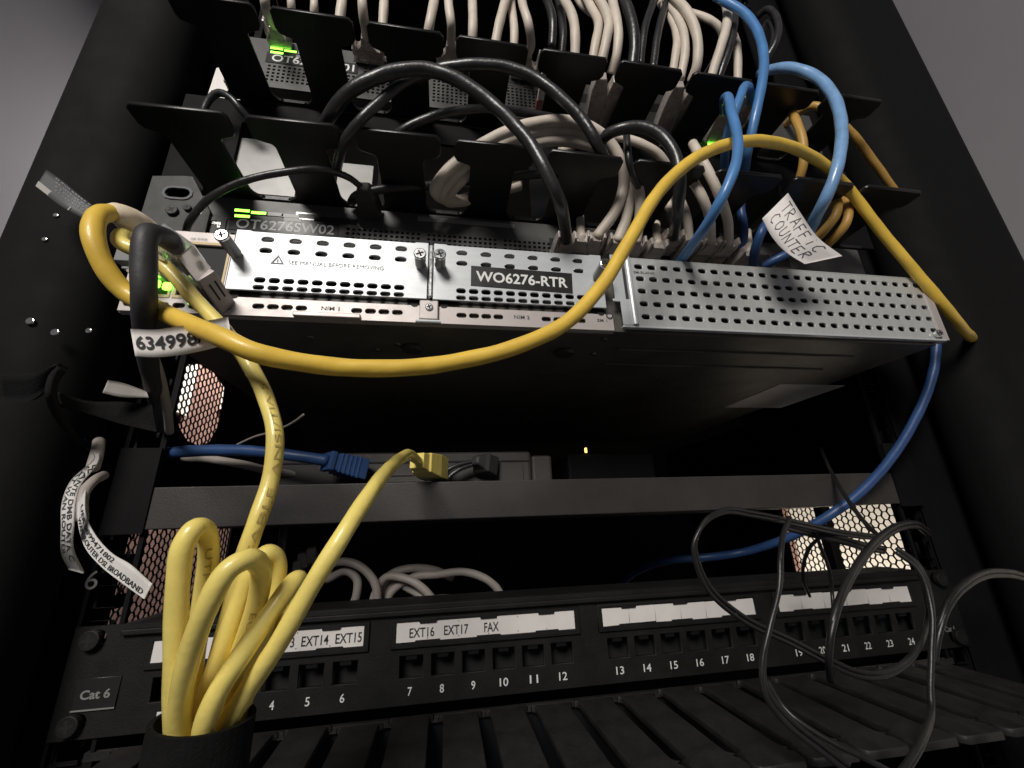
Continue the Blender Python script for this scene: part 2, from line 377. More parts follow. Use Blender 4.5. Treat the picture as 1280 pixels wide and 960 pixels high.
# the two network module blanks
def nim(x0, text_n):
    x1 = x0 + 89.6
    lou = [slot(x0 + 14.2 + 12.4 * k, z, 5.6, 2.5) for k in range(6) for z in (33.0, 39.2)]
    sl = [slot(x0 + 13.9 + 6.24 * k, 17.0, 4.8, 2.7) for k in range(11)] + [slot(x0 + 13.9 + 6.24 * k, 13.1, 4.8, 2.3) for k in range(11)]
    out = [(x0, 11.5), (x1, 11.5), (x1, 43.9), (x1 - 6, 43.9), (x1 - 7, 43.4), (x0 + 7, 43.4), (x0 + 6, 43.9), (x0, 43.9)]
    mo = plate('module_blank', out, lou + sl, -3.0, 1.2, 'silver', rt, bev=.2)
    for k in range(6):        # louvre hoods: the sheet bulges out above each slot
        for z in (33.0, 39.2):
            cx = x0 + 14.2 + 12.4 * k; v = []; f = []; n = 7
            for i in range(n):
                t = math.pi * i / (n - 1); v.append((cx - 2.9 * math.cos(t), -3.05, z + .55 + 1.35 * math.sin(t)))
            for i in range(n):
                t = math.pi * i / (n - 1); v.append((cx - 2.5 * math.cos(t), -3.05 - 1.0 * math.sin(t), z + .45 + .35 * math.sin(t)))
            for i in range(n - 1): f.append((i, i + 1, n + i + 1, n + i))
            raw('louvre', v, f, 'silver', mo, True)
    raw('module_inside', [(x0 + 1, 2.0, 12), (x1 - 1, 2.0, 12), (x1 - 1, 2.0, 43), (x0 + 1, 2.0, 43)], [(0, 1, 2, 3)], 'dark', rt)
    box('module_flange', x0, x0 + .8, -1.75, 1.9, 11.8, 43.6, 'silver', rt)
    box('module_flange', x1 - .8, x1, -1.75, 1.9, 11.8, 43.6, 'silver', rt)
    return mo
m1 = nim(-177.2, 'NIM 1'); m2 = nim(-84.9, 'NIM 2')
def thumbscrew(x, z, L=12, r=2.7):
    s = rod('thumb_screw', (x, -4.2, z), (x, -4.2 - L, z), r, 'galvanized', rt, 20, bev=.4)
    rod('screw_head', (x, -4.2 - L, z), (x, -5.7 - L, z), r * 1.12, 'chrome', s, 20, bev=.45)
    v = []; f = []
    for k in range(2):
        t = .4 + k * math.pi / 2; dx, dz = math.cos(t), math.sin(t); q = len(v); yy = -5.75 - L - .03 * k
        v += [(x + dx * 1.8 - dz * .45, yy, z + dz * 1.8 + dx * .45), (x - dx * 1.8 - dz * .45, yy, z - dz * 1.8 + dx * .45), (x - dx * 1.8 + dz * .45, yy, z - dz * 1.8 - dx * .45), (x + dx * 1.8 + dz * .45, yy, z + dz * 1.8 - dx * .45)]
        f.append((q, q + 1, q + 2, q + 3))
    raw('cross_recess', v, f, 'dark', s)
thumbscrew(-175.0, 29.5); thumbscrew(-91.0, 29.8, 8); thumbscrew(-81.6, 30.2, 8); thumbscrew(1.0, 29.3, 11)
box('divider', -87.0, -85.2, -4.5, .5, 12, 42, 'chrome', rt, .4)
box('latch_bracket', -91, -82, -2.2, -.2, 1.0, 11.5, 'bezel', rt, .5); screw('small_screw', -86.4, -2.2, 7.4, 1.9, 1.0, 'chrome', rt)
rod('latch_lip', (-92.5, -2, -.2), (-80.5, -2, -.2), .9, 'silver', rt, 10)
for x in (-174.3, -93.5, -79.3, 2.5): plate('pin_hole', slot(x, 10.6, 2.0, 4.4), [], -.25, .2, 'dark', rt)
box('pull_tab', -146.3, -117.2, -5.5, -1.3, -1.6, .6, 'bezel', rt, .4)
text_xz('lettering', 'NIM 1', -132, -.25, 5.4, 8, 2.0, 'grey_ink', rt, .01)
text_xz('lettering', 'NIM 2', -40.2, -.25, 5.4, 8, 2.0, 'grey_ink', rt, .01)
text_xz('lettering', 'SM 1', 2.6, -.25, 5.6, 5.4, 1.7, 'grey_ink', rt, .01)
text_xz('lettering', 'SEE MANUAL BEFORE REMOVING', -130.5, -3.18, 27.2, 43.5, 2.2, 'etch', m1, 0.0, -.004)
plate('warning_symbol', [(-160, 26), (-154, 26), (-157, 31)], [[(-158.9, 26.6), (-155.1, 26.6), (-157, 29.8)]], -3.25, .1, 'etch', m1)
box('warning_symbol_stroke', -157.2, -156.8, -3.25, -3.15, 27.0, 28.6, 'etch', m1)
# printed name tape
nt_ = raw('name_label', [(-66.2, -3.3, 20.2), (-13.2, -3.3, 18.9), (-12.7, -3.3, 31.0), (-66.0, -3.3, 31.8), (-66.2, -2.95, 20.2), (-13.2, -2.95, 18.9), (-12.7, -2.95, 31.0), (-66.0, -2.95, 31.8)],
          [(0, 1, 2, 3), (0, 4, 5, 1), (1, 5, 6, 2), (2, 6, 7, 3), (3, 7, 4, 0)], 'tape', rt)
text_xz('lettering', 'WO6276-RTR', -39.6, -3.42, 25.4, 48.0, 6.2, 'white_print', nt_, .022, -.018)
# service module blank
sm_x = [26.0 + 7.72 * k for k in range(25)]
smh = [slot(x, z, 5.0, 3.0) for x in sm_x for z in (38.1, 30.5, 22.8, 15.0, 7.3)]
sm = plate('service_module_blank', rect(20.6, 216, 1.6, 43.0), smh, -3.2, 1.2, 'blank_silver', rt, bev=.2)
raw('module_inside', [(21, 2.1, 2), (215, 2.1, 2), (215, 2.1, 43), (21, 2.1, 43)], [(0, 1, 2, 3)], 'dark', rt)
text_xz('lettering', 'SM-BLANK', 28.8, -3.35, 34.4, 12.5, 1.6, 'grey_ink', sm, .01)
plate('module_edge', [(9.5, 16.5), (9.5, 43.8), (15.4, 43.8), (15.4, 16.5), (19.9, 16.5), (19.9, 1.4), (12, 1.4), (12, 15), (8.2, 15), (8.2, 16.5)][::-1], [], -4.6, 1.0, 'silver', rt, bev=.2)
rod('rolled_edge', (18.9, -4.4, 1.6), (18.9, -4.4, 43.4), 1.7, 'silver', rt, 12)
box('lower_hem', 12, 216, -4.4, -1.6, .1, 1.3, 'silver', rt, .4)
box('upper_hem', 21, 216, -3.1, 1.9, 43.1, 43.7, 'blank_silver', rt)
plate('ring_hole', slot(6.9, 8.6, 4.2, 4.2), [slot(6.9, 8.6, 2.6, 2.6)], -.4, .3, 'chrome', rt)
box('right_ear', 214, 219.5, -3.8, 2, 0.8, 43.4, 'bezel', rt, .5); screw('small_screw', 211, -3.4, 4.5, 2.3, 2.6, 'chrome', rt)
# underside details
for (x, y) in [(497, 430), (473, 437), (755, 424), (741, 442), (377, 519), (448, 470), (660, 520), (388, 421), (820, 470)]:
    d = P(x, y, 0) - CAM; q = CAM + d * ((0.3 - CAM.z) / d.z)
    rod('bottom_screw', (q.x, q.y, .35), (q.x, q.y, -.5), 1.7, 'steel', rt, 12, bev=.2)
for (x, y) in [(515, 439), (706, 444)]:
    d = P(x, y, 0) - CAM; q = CAM + d * ((-2 - CAM.z) / d.z)
    rod('rubber_foot', (q.x, q.y, .4), (q.x, q.y, -2.2), 6, 'shelf', rt, 24, bev=.8, r1=5.2)
for yy in (22, 45):
    box('bottom_rib', 20, 180, yy, yy + 1.6, -.9, .35, 'chassis', rt, .4)
d = P(995, 492, 0) - CAM; q = CAM + d * ((-.1 - CAM.z) / d.z)
box('serial_sticker', q.x - 34, q.x + 24, q.y - 22, q.y + 44, -.12, .25, 'paper', rt)

# ================================================================== SWITCHES
SY = 28
def switch(name, label, z0, tape, ports_at, led_rows, lx):
    sw = thing(name, label, 'network switch', 'rack switches')
    box('chassis', -220, 220, SY + 1.5, SY + 240, z0 + .3, z0 + 43.6, 'chassis', sw, .5)
    gx0 = lx + 62
    sq = [rect(gx0 + 3.1 * i, gx0 + 3.1 * i + 1.7, z0 + 6 + 3.1 * j, z0 + 6 + 3.1 * j + 1.7) for i in range(44) for j in range(8) if i % 15 != 14]
    sq += [rect(lx + 2 + 3.1 * i, lx + 2 + 3.1 * i + 1.7, z0 + 6 + 3.1 * j, z0 + 6 + 3.1 * j + 1.7) for i in range(18) for j in range(5)]
    fp = plate('face_plate', rect(-220, 220, z0 + .3, z0 + 43.6), sq, SY, 1.2, 'switch_face', sw)
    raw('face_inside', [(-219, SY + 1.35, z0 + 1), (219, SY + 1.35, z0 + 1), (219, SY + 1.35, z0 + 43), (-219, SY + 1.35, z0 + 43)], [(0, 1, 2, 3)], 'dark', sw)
    t = plate('name_label', rect(lx, lx + 58, z0 + 22, z0 + 31.5), [], SY - .4, .3, 'tape', sw)
    text_xz('lettering', tape, lx + 29.5, SY - .48, z0 + 26.6, 52, 6.6, 'white_print', t, .015)
    return sw
s2 = switch('network_switch', 'dark grey rack switch with lettered name tape directly above the silver router', 44.6, 'OT6276SW02', None, None, -198.5)
s1 = switch('network_switch', 'grey rack switch at the top, seen between the upper cable fingers', 178.0, 'OT6276SW01', None, None, -198.5)
def leds(sw, dz):
    for (x, y, m) in [(304, 264, 'led_green'), (304, 271, 'led_green'), (324.5, 267, 'led_green'), (344, 268.5, 'print_grey'), (364, 270.5, 'print_grey'), (344, 275, 'dim_print'), (367, 275.5, 'print_grey')]:
        q = P(x, y, SY); box('status_led', q.x - 5.2, q.x + 4.6, SY - .5, SY + .1, q.z + dz - 1.3, q.z + dz + 1.3, 'tape' if m == 'led_green' else m, sw, .2)
        if m == 'led_green':
            for i, s in enumerate([0]): box('status_led_light', q.x - 4.2, q.x + 3.6, SY - .65, SY - .45, q.z + dz - .85, q.z + dz + .85, m, sw, .1)
leds(s2, 0); leds(s1, 133.4)
# console socket, usb slots and ear of the lower switch
q = P(262, 284, SY)
so = plate('console_socket', rect(q.x - 9, q.x + 8, q.z - 8, q.z + 6.5), [rect(q.x - 6, q.x + 5.5, q.z - 6, q.z + 4)], SY - .8, .8, 'switch_face', s2)
plate('socket_shield', [(q.x - 6, q.z - 1), (q.x - 6, q.z + 4), (q.x + 5.5, q.z + 4), (q.x + 5.5, q.z), (q.x + 3.5, q.z), (q.x + 3.5, q.z + 2), (q.x - 3.2, q.z + 2), (q.x - 3.2, q.z - 1)], [], SY - .3, .4, 'chrome', so)
q = P(420, 276, SY); box('usb_slot', q.x - 12, q.x + 12, SY - .3, SY + .2, q.z - 1.6, q.z + 1.8, 'dark', s2)
q = P(386, 271, SY); plate('usb_slot', rect(q.x - 7, q.x + 7, q.z - 2.5, q.z + 2.5), [rect(q.x - 6, q.x + 6, q.z - 1.6, q.z + 1.6)], SY - .3, .4, 'steel', s2)
q = P(580, 278, SY); box('model_strip', q.x - 28, q.x + 32, SY - .35, SY + .1, q.z - 1.6, q.z + 1.6, 'dim_print', s2)
q = P(240, 268, SY); text_xz('lettering', 'cisco', q.x + 8, SY - .1, q.z + 1, 11, 3.4, 'dim_print', s2, .02)
plate('rack_ear', [(-241, 60), (-208, 60), (-208, 76), (-221, 99), (-226, 99), (-241, 97)], [slot(-226.2, 86.5, 12.5, 6.4)], 25.6, 1.4, 'ear', s2, bev=.2)
plate('hole_rim', slot(-226.2, 86.5, 15.5, 9.0), [slot(-226.2, 86.5, 12.4, 6.2)], 25.0, .6, 'grey_ink', s2, bev=.1)
screw('ear_screw', -226, 25.4, 74, 3.0, 1.8, 'rubber', s2); screw('ear_screw', -219, 25.4, 76.5, 2.0, 1.6, 'rubber', s2)
# empty sockets behind the plugs
for k in range(12):
    for (sw, z0) in ((s2, 44.6), (s1, 178.0)):
        x = -8 + 14.6 * k; plate('port', rect(x - 6.2, x + 6.2, z0 + 24, z0 + 33), [], SY - .25, .2, 'dark', sw)
for k in range(9):
    x = -138 + 14.6 * k; pl = plate('port', rect(x - 6.2, x + 6.2, 178 + 33.5, 178 + 41.5), [], SY - .25, .2, 'dark', s1)
    box('port_mark', x - 4, x + 4, SY - .2, SY - .05, 178 + 31.0, 178 + 31.8, 'dark', s1)
# galvanised bottom plate of the upper switch
gp = box('bottom_plate', -214, 210, SY + 6, SY + 238, 177.7, 178.2, 'galvanized', s1)
q = 0
rod('bottom_boss', (-196, 60, 177.7), (-196, 60, 177.2), 4.5, 'galvanized', s1, 20, bev=.2)
bpy.context.view_layer.update()

# ================================================================== CABLE MANAGERS
def finger_outline(cx, y_base, y_tip, hw=21.0, sw=12.2, head=14.0):
    o = []; r = 6.0 if hw > 15 else 2.2
    def arc(cx_, cy_, rad, a0, a1, n=5): return [(cx_ + rad * math.cos(a0 + (a1 - a0) * i / n), cy_ + rad * math.sin(a0 + (a1 - a0) * i / n)) for i in range(n + 1)]
    sgn = 1 if y_base > y_tip else -1
    yb, yt = 0.0, -abs(y_base - y_tip)
    right = [(sw + r, yb)] + arc(sw + r, yb - r, r, math.pi / 2, math.pi)[1:]            # flare into the base
    right += [(sw, yt + head + 3)] + arc(sw + 3, yt + head + 3, 3, math.pi, 1.5 * math.pi)[1:]
    right += [(hw - 1.5, yt + head - 1.5)] + [(hw, yt + head - 4), (hw, yt + 2), (hw - 2, yt)]
    left = [(-a, b) for a, b in right][::-1]
    pts = left + right
    return [(cx + a, y_base + b) for a, b in pts][::-1]
CENT = [-5.1 + 49.2 * k for k in range(-4, 5)]
def manager(name, label, rows, back, y_base, y_tip, thick=2.2, m='finger', cents=CENT, dims=(21.0, 12.2, 14.0)):
    t = thing(name, label, 'cable manager')
    z0, z1, wins = back
    plate('back_plate', rect(-241, 241, z0, z1), wins, y_base + .4, 2, 'cabinet', t)
    for z in rows:
        box('base_strip', -226, 226, y_base - 2, y_base + .3, z - thick / 2, z + thick / 2, m, t)
        o0 = None
        for i, cx in enumerate(cents):
            if o0 is None: o0 = plate('finger', finger_outline(0, y_base - 2.1, y_tip, *dims), [], z, thick, m, t, 'xy', bev=.5); o = o0
            else: o = o0.copy(); COL.objects.link(o)
            o.location.x = cx * S
            o.rotation_euler = (random.uniform(-.012, .012), random.uniform(-.01, .01), random.uniform(-.01, .01)); 
            o.location.z = z * S - 0; o.location.y = 0
        me = o0.data; me.transform(Matrix.Translation((0, 0, -z * S)))
    return t
mg = manager('cable_manager', 'black finger cable manager between the two switches, seen from below', (92.0, 169.5),
             (93.5, 168, [rect(-206 + 98 * k, -122 + 98 * k, 96, 150) for k in range(4)]), 31, -24)
box('pass_through_panel', -210, -170, 34.0, 35, 94, 140, 'galvanized', mg); box('pass_through_panel', -147, -126, 34.0, 35, 94, 128, 'galvanized', mg)
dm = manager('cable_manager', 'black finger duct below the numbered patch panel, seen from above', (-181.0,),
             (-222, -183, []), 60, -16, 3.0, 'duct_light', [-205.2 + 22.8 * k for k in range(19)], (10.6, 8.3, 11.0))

# ================================================================== SHELF AND MODEM
sh = thing('rack_shelf', 'dark brown black steel shelf with a plain front lip carrying the small modem', 'shelf')
box('front_lip', -222, 222, 56, 57.6, -90.2, -70.0, 'shelf', sh, .5)
box('tray', -221, 221, 57.8, 330, -90.2, -88.8, 'shelf', sh)
box('side_ear', -241, -222.3, 55.6, 57.2, -92, -50, 'cabinet', sh); box('side_ear', 222.3, 241, 55.6, 57.2, -92, -50, 'cabinet', sh)
mo = thing('modem', 'small dark grey broadband modem lying on the shelf behind its lip', 'modem')
box('housing', -182, -22, 78, 190, -88.5, -49.5, 'modem', mo, 2.5, 3)
box('end_cap', -21.8, -8, 80, 190, -88.5, -52.0, 'modem', mo, 2.0, 3)
plate('rear_panel', rect(-176, -28, -86, -57), [rect(-128, -86, -83, -64)], 77.2, 1.0, 'modem', mo, bev=.2)
box('seam', -178, -24, 77.4, 78, -56.2, -55.3, 'dark', mo)
box('port_block', -127.5, -86.5, 78.1, 84, -82.5, -64.5, 'tan', mo, .4)
for k in range(3): box('port', -125.5 + 13.4 * k, -114.5 + 13.4 * k, 77.7, 78.0, -80, -67.5, 'dark', mo)
q = P(599, 571, 77); box('label_mark', q.x - 1, q.x + 1.6, 76.7, 77, q.z - 1, q.z + .6, 'white_print', mo)
q = P(732, 563, 100); l2 = box('power_light', q.x - .7, q.x + .7, 99, 100, q.z - 1.7, q.z + 1.7, 'led_amber', None)
pw = thing('power_brick', 'black power supply behind the shelf lip with a tiny amber light', 'power supply')
l2.parent = pw; box('housing', q.x - 14, q.x + 52, 100.1, 190, -88.5, -48, 'cabinet', pw, 2)

# ================================================================== PATCH PANEL
PY = 57.0; ZP = -152.3
pp = thing('patch_panel', 'black 24 port patch panel with white label strips and white port numbers', 'patch panel')
GX = [-161.1, -53.7, 53.7, 161.1]
ph = [rect(g - 38.3 + 15.3 * k - 5.6, g - 38.3 + 15.3 * k + 5.6, -163.0, -153.6) for g in GX for k in range(6)]
ph += [slot(sx * 232.5, ZP + s * 15.9, 10, 7) for sx in (-1, 1) for s in (-1, 1)]
plate('face_plate', rect(-241, 241, -174.2, -131.2), ph, PY, 2.0, 'duct', pp, bev=.3)
box('top_flange', -222, 222, PY + 2.1, PY + 26, -132.6, -131.0, 'duct', pp)
box('top_rib', -221, 221, PY - 2.4, PY - .1, -135.6, -133.2, 'duct', pp, .5)
box('port_back', -215, 215, PY + 9, PY + 30, -170, -146, 'dark', pp)
lab_words = {0: ['EXT13', 'EXT14', 'EXT15'], 1: ['EXT16', 'EXT17', 'FAX']}
for gi, g in enumerate(GX):
    if gi < 2:
        st = plate('label_strip', rect(g - 45.9, g + 45.9, -147.5, -138.8), [], PY - 1.0, .6, 'paper', pp)
        if gi == 0: xs = [g - 38 + 15.4 * k for k in range(3, 6)]
        else: xs = [g - 33.5, g - 16.5, g + 1.5]
        for x, wd in zip(xs, lab_words[gi]):
            text_xz('lettering', wd, x, PY - 1.12, -143.6, 12.2 if wd != 'FAX' else 7.6, 4.3, 'ink', st, .012)
        for k in range(1, 6):
            for z in (-140, -146.6): box('tick_mark', g - 45.9 + 15.3 * k - .2, g - 45.9 + 15.3 * k + .2, PY - 1.1, PY - 1.02, z, z + .45, 'ink', st)
    else:
        for k in range(6):     # paper squares of the unused ports, each a little out of line
            dz = random.uniform(-.35, .35); a = g - 45.9 + 15.3 * k
            plate('label_square', [(a + .12, -147.3 + dz), (a + 15.18, -147.3 + dz + random.uniform(-.3, .3)), (a + 15.18, -139.0 + dz), (a + .12, -139.0 + dz + random.uniform(-.3, .3))], [], PY - 1.0, .6, 'paper', pp)
    for k in range(3):         # clips that hold the strip
        x = g - 30.6 + 30.6 * k
        plate('strip_clip', [(x - 7 , -149.2), (x + 7, -149.2), (x + 6, -146.9), (x - 6, -146.9)], [], PY - 1.7, .6, 'duct', pp)
        plate('strip_clip', [(x - 4 , -139.6), (x + 4, -139.6), (x + 5, -137.4), (x - 5, -137.4)], [], PY - 1.7, .6, 'duct', pp)
    plate('strip_frame', rect(g - 48.5, g + 48.5, -150.0, -137.2), [rect(g - 46, g + 46, -147.6, -138.7)], PY - 1.5, 1.2, 'duct', pp, bev=.2)
    for k in range(6):
        x = g - 38.3 + 15.3 * k
        text_xz('port_number', str(gi * 6 + k + 1), x - .2, PY - .15, -168.5, 4.3 if gi * 6 + k > 8 else 2.0, 3.6, 'white_print', pp, .01)
        box('port_tongue', x - 2.6, x + 2.6, PY + .4, PY + 2.5, -155.4, -153.8, 'cabinet', pp)
bd = plate('badge', rect(-234, -217.5, -163, -151.5), [], PY - .8, .7, 'tape', pp, bev=.15)
text_xz('lettering', 'Cat 6', -226.0, PY - .95, -157.6, 11.5, 3.6, 'dim_print', bd, .03)
box('badge_edge', -234, -217.5, PY - 1.0, PY - .82, -163.6, -163.0, 'dim_print', bd)
for sx in (-1, 1):
    for s in (-1, 1): screw('mounting_screw', sx * 232.5, PY - .2, ZP + s * 15.9 , 4.2, 3.2, 'duct', pp)
q = P(1187, 786, PY); text_xz('lettering', 'Cat 6', q.x, PY - .2, q.z, 8, 3, 'dim_print', pp, .02)

# ================================================================== CABLES
def px(lst): return [P(*t) for t in lst]
def plug_boot(parent, end, length, m='boot', up=(0, 0, 1), d=(0, 1, 0), wd=1.0):
    """translucent snagless boot from the cable end towards the socket, with two side prongs"""
    b = loft('boot', end, d, up, [(-1, 3.2, 3.2, 0), (4, 3.9, 3.6, 0), (10, 5.6 * wd, 4.2, 0), (length - 9, 5.9 * wd, 4.0, 0), (length - 8.5, 5.6 * wd, 3.6, 0), (length, 5.6 * wd, 3.6, 0)], m, parent, .6)
    d = Vector(d).normalized(); up_ = Vector(up); sd = d.cross(up_).normalized()
    for s in (-1, 1):
        loft('boot_prong', Vector(end) + sd * (s * 5.0 * wd), d, up, [(-3.5, .7, 2.2, 0), (2, .9, 3.2, 0), (10, .8, 3.4, 0)], m, b, .3)
    return b
def rj45(parent, end, d, up, m='clear'):
    """modular plug: clear body, latch and contacts"""
    b = loft('plug', end, d, up, [(0, 5.7, 3.9, 0), (20, 5.8, 4.0, 0)], m, parent, .4)
    d = Vector(d).normalized(); up = (Vector(up) - d * Vector(up).dot(d)).normalized()
    loft('latch', Vector(end) + up * -4.4, d, up, [(1, 2.6, .5, -2.2), (14, 3.0, .6, -.4), (19, 3.0, .6, 0)], m, b, .2)
    loft('wires', Vector(end) + d * 3, d, up, [(0, 4.2, .8, 0), (13, 4.2, .8, 0)], 'tan', b, .1)
    loft('contacts', Vector(end) + d * 14, d, up, [(0, 4.3, 1.2, 1.6), (5, 4.3, 1.2, 1.6)], 'chrome', b, .1)
    return b
def cable(name, label, pts, r, m, group=None, boots=(), cat='network cable', n=8, raw_pts=False, bw=1.0):
    t = thing(name, label, cat, group)
    o, c = tube('cord', pts if raw_pts else px(pts), r, m, t, n=n)
    for (end, L, bm) in boots: plug_boot(t, P(*end), L, bm, wd=bw)
    return t, c

# ---- yellow arc across the router face
t, c = cable('yellow_network_cable', 'bright yellow cable arching across the router face and over the upper right fingers',
    [(198, 302, -22), (172, 284, -32), (142, 267, -43), (121, 272, -51), (117, 297, -53), (132, 336, -50), (160, 368, -46), (195, 386, -46), (232, 403, -51), (282, 424, -57), (318, 440, -57), (370, 452, -53), (430, 459, -49), (500, 460, -46), (570, 452, -43), (640, 435, -42), (705, 405, -41), (752, 357, -41), (787, 300, -42), (822, 242, -43), (862, 203, -43), (905, 182, -41), (950, 176, -38), (995, 186, -33), (1035, 210, -25), (1066, 243, -17), (1098, 285, -12), (1140, 335, -8), (1180, 382, -4), (1204, 412, 4), (1213, 421, 14), (1212, 427, 32), (1200, 428, 58)],
    3.05, 'yellow_deep')
tube('boot', px([(138, 267, -45), (150, 269, -42), (168, 279, -35), (190, 294, -26), (216, 316, -12)]), lambda u: 3.4 + 2.6 * min(1, u * 2.2), 'cream', t, flat=.82, lay=.03)
rj45(t, Vector((-209.5, -14, 20)), (0, 1, 0), (0, 0, 1))
# ---- long yellow cable: router port, down, coiled under a strap, then up to the modem
YB = -100
lp = [(190, 314, -26), (165, 300, -36), (152, 294, -42), (152, 304, -45), (176, 316, -44), (205, 333, -41), (240, 370, -40), (281, 414, -42), (312, 456, -40.5), (333, 500, -44.9), (344, 545, -48), (338, 600, -48.3), (322, 650, -50.7), (303, 705, -49.5), (288, 770, -47.2), (266, 850, -44.8), (250, 925, -43.6)]
l1 = [(242, 962, -42.4), (224, 940, -47.2), (219, 880, -53.2), (220, 800, -58), (223, 720, -61.6), (229, 682, -62.8), (243, 661, -61.6), (257, 664, -56.8), (261, 695, -52), (254, 745, -48.4), (244, 810, -47.2), (238, 880, -44.8), (238, 935, -42.4)]
l2 = [(236, 965, -44.8), (226, 935, -48.4), (224, 890, -53.2), (237, 820, -61.6), (260, 756, -67.6), (286, 712, -68.8), (310, 699, -66.4), (325, 708, -60.4), (324, 740, -54.4), (310, 790, -50.8), (290, 850, -47.2), (272, 930, -43.6)]
l3 = [(262, 965, -42.4), (256, 920, -44.8), (262, 860, -47.2), (280, 806, -48.4), (300, 750, -49.6), (318, 708, -50.8), (334, 692, -49.6), (345, 698, -47.2), (345, 730, -44.8), (332, 780, -43.6), (306, 840, -42.4), (282, 905, -41.2)]
l4 = [(272, 965, -44.8), (254, 925, -52), (270, 870, -55.6), (308, 810, -55.6), (348, 753, -53.2), (364, 731, -50.8), (372, 724, -47.2), (374, 735, -43.6), (362, 768, -41.2), (336, 815, -40), (302, 880, -40)]
l5 = [(290, 960, -42), (276, 925, -46), (310, 862, -50), (352, 798, -56), (392, 728, -58), (434, 660, -56), (468, 608, -42), (489, 583, -20), (502, 572, 4), (512, 568, 26), (520, 574, 38), (527, 580, 50)]
t, c = cable('yellow_network_cable', 'pale yellow cable coiled under a strap at lower left, running up to the modem',
    lp + l1 + l2 + l3 + l4 + l5, 2.5, 'yellow', n=7)
i0 = 7 * 9 + 3; cable_text('printing', 'CABLE  ANSI/TIA-5', c, 2.5, 7 * 12 + 6, 7 * 9 - 2, 'yellow_print', t, 1.45, roll=.25)
b0 = 7 * len(lp); cable_text('printing', 'UTP', c, 2.5, b0 + 7 * 7 + 4, b0 + 7 * 8 + 4, 'yellow_print', t, 1.45)
b1 = b0 + 7 * len(l1); cable_text('printing', 'EU', c, 2.5, b1 + 7 * 8 + 3, b1 + 7 * 9 - 1, 'yellow_print', t, 1.45)
loft('boot', P(524, 577, 46), P(548, 588, 70) - P(524, 577, 46), (0, 0, 1), [(-3, 4, 4, 0), (3, 4.6, 4.6, 0), (3.5, 5.6, 5.2, 0), (14, 7.2, 6.4, 0), (24, 7.2, 6.4, 0)], 'yellow', t, .8)
rj45(t, Vector((-193.0, -20, 17)), (0, 1, 0), (0, 0, 1))
# ---- strap at the bottom
def band(name, c, rx, ry, z0, z1, th, m, parent=None, n=40, skew=0.0):
    v = []; f = []
    for k in range(n):
        a = 2 * math.pi * k / n; ca, sa = math.cos(a), math.sin(a)
        for (q, z) in ((0, z0), (0, z1 - skew * ca), (-th, z1 - skew * ca), (-th, z0)): v.append((c[0] + (rx + q) * ca, c[1] + (ry + q) * sa, z))
    for k in range(n):
        k2 = (k + 1) % n
        for j in range(4): f.append((k * 4 + j, k2 * 4 + j, k2 * 4 + (j + 1) % 4, k * 4 + (j + 1) % 4))
    return raw(name, v, f, m, parent, False)
YB = -45
bc = P(262, 886, YB)
st = band('hook_and_loop_strap', (bc.x, YB - 2, 0), 11.4, 11.6, bc.z - 60, bc.z - 1, 1.2, 'velcro', skew=1.0)
tag(st, 'black fabric strap wrapped round the yellow cable coil at the bottom', 'cable strap')

# ---- black cable with number flag plugged in at the left of the router
t, c = cable('black_network_cable', 'thick black cable bent down from a clear router plug, wearing a number flag',
    [(216, 303, -44), (205, 297, -50), (194, 293, -55), (185, 293, -58), (181, 302, -59), (180, 330, -58), (180, 370, -55), (181, 410, -47), (185, 450, -38), (192, 486, -22), (198, 512, 10), (204, 535, 55)], lambda u: 3.4 if u < .55 else 3.4 - .8 * min(1, (u - .55) * 4), 'rubber')
rj45(t, P(213, 301, -46), P(262, 362, -2) - P(213, 301, -46), (.55, 0, .85))
pa, pb = P(246, 338, -17), P(284, 392, 8); d = pb - pa
sh_ = rj45(t, pa, d, (.55, 0, .85), 'bezel')
for k in range(2):
    up_ = (Vector((.55, 0, .85)) - d.normalized() * Vector((.55, 0, .85)).dot(d.normalized())).normalized(); sd_ = d.normalized().cross(up_)
    loft('shield_slot', pa + d.normalized() * 5 - up_ * 4.05 + sd_ * (4.2 - 3 * k), d, up_, [(0, .35, .12, 0), (9, .35, .12, 0)], 'dark', sh_, 0)
    loft('shield_slot', pa + d.normalized() * 4 + sd_ * 5.78 + up_ * (1.6 - 2.6 * k), d, sd_, [(0, .35, .12, 0), (9, .35, .12, 0)], 'dark', sh_, 0)
A = px([(163, 411, -62), (192, 412, -59.5), (222, 408, -56), (253, 402, -51), (285, 396, -45)]); B = px([(169, 445, -62), (197, 446, -59.5), (227, 443, -56), (258, 437, -51), (290, 428, -45)])
fo, f = sheet('cable_flag', B, A, 'paper', None); tag(fo, 'white paper flag reading 634998 wrapped on the black cable by the router', 'cable label')
sheet_text('lettering', '634998/1', f, .03, .80, .24, .74, 'ink', fo, .02, .25)

# ---- thin black cable, top left, to the console area
t, c = cable('black_network_cable', 'thin black cable curving from the console socket over to a small plug under the fingers',
    [(232, 292, 18), (238, 275, 5), (262, 248, -4), (300, 228, -8), (350, 216, -9), (400, 212, -6), (436, 222, 2), (458, 240, 10)], 1.75, 'black_cable')
loft('plug', P(455, 236, 8), (.1, 1, -.05), (0, 0, 1), [(-2, 3, 3, 0), (4, 5.5, 5, 0), (17, 5.8, 5.2, 0)], 'rubber', t, .8)

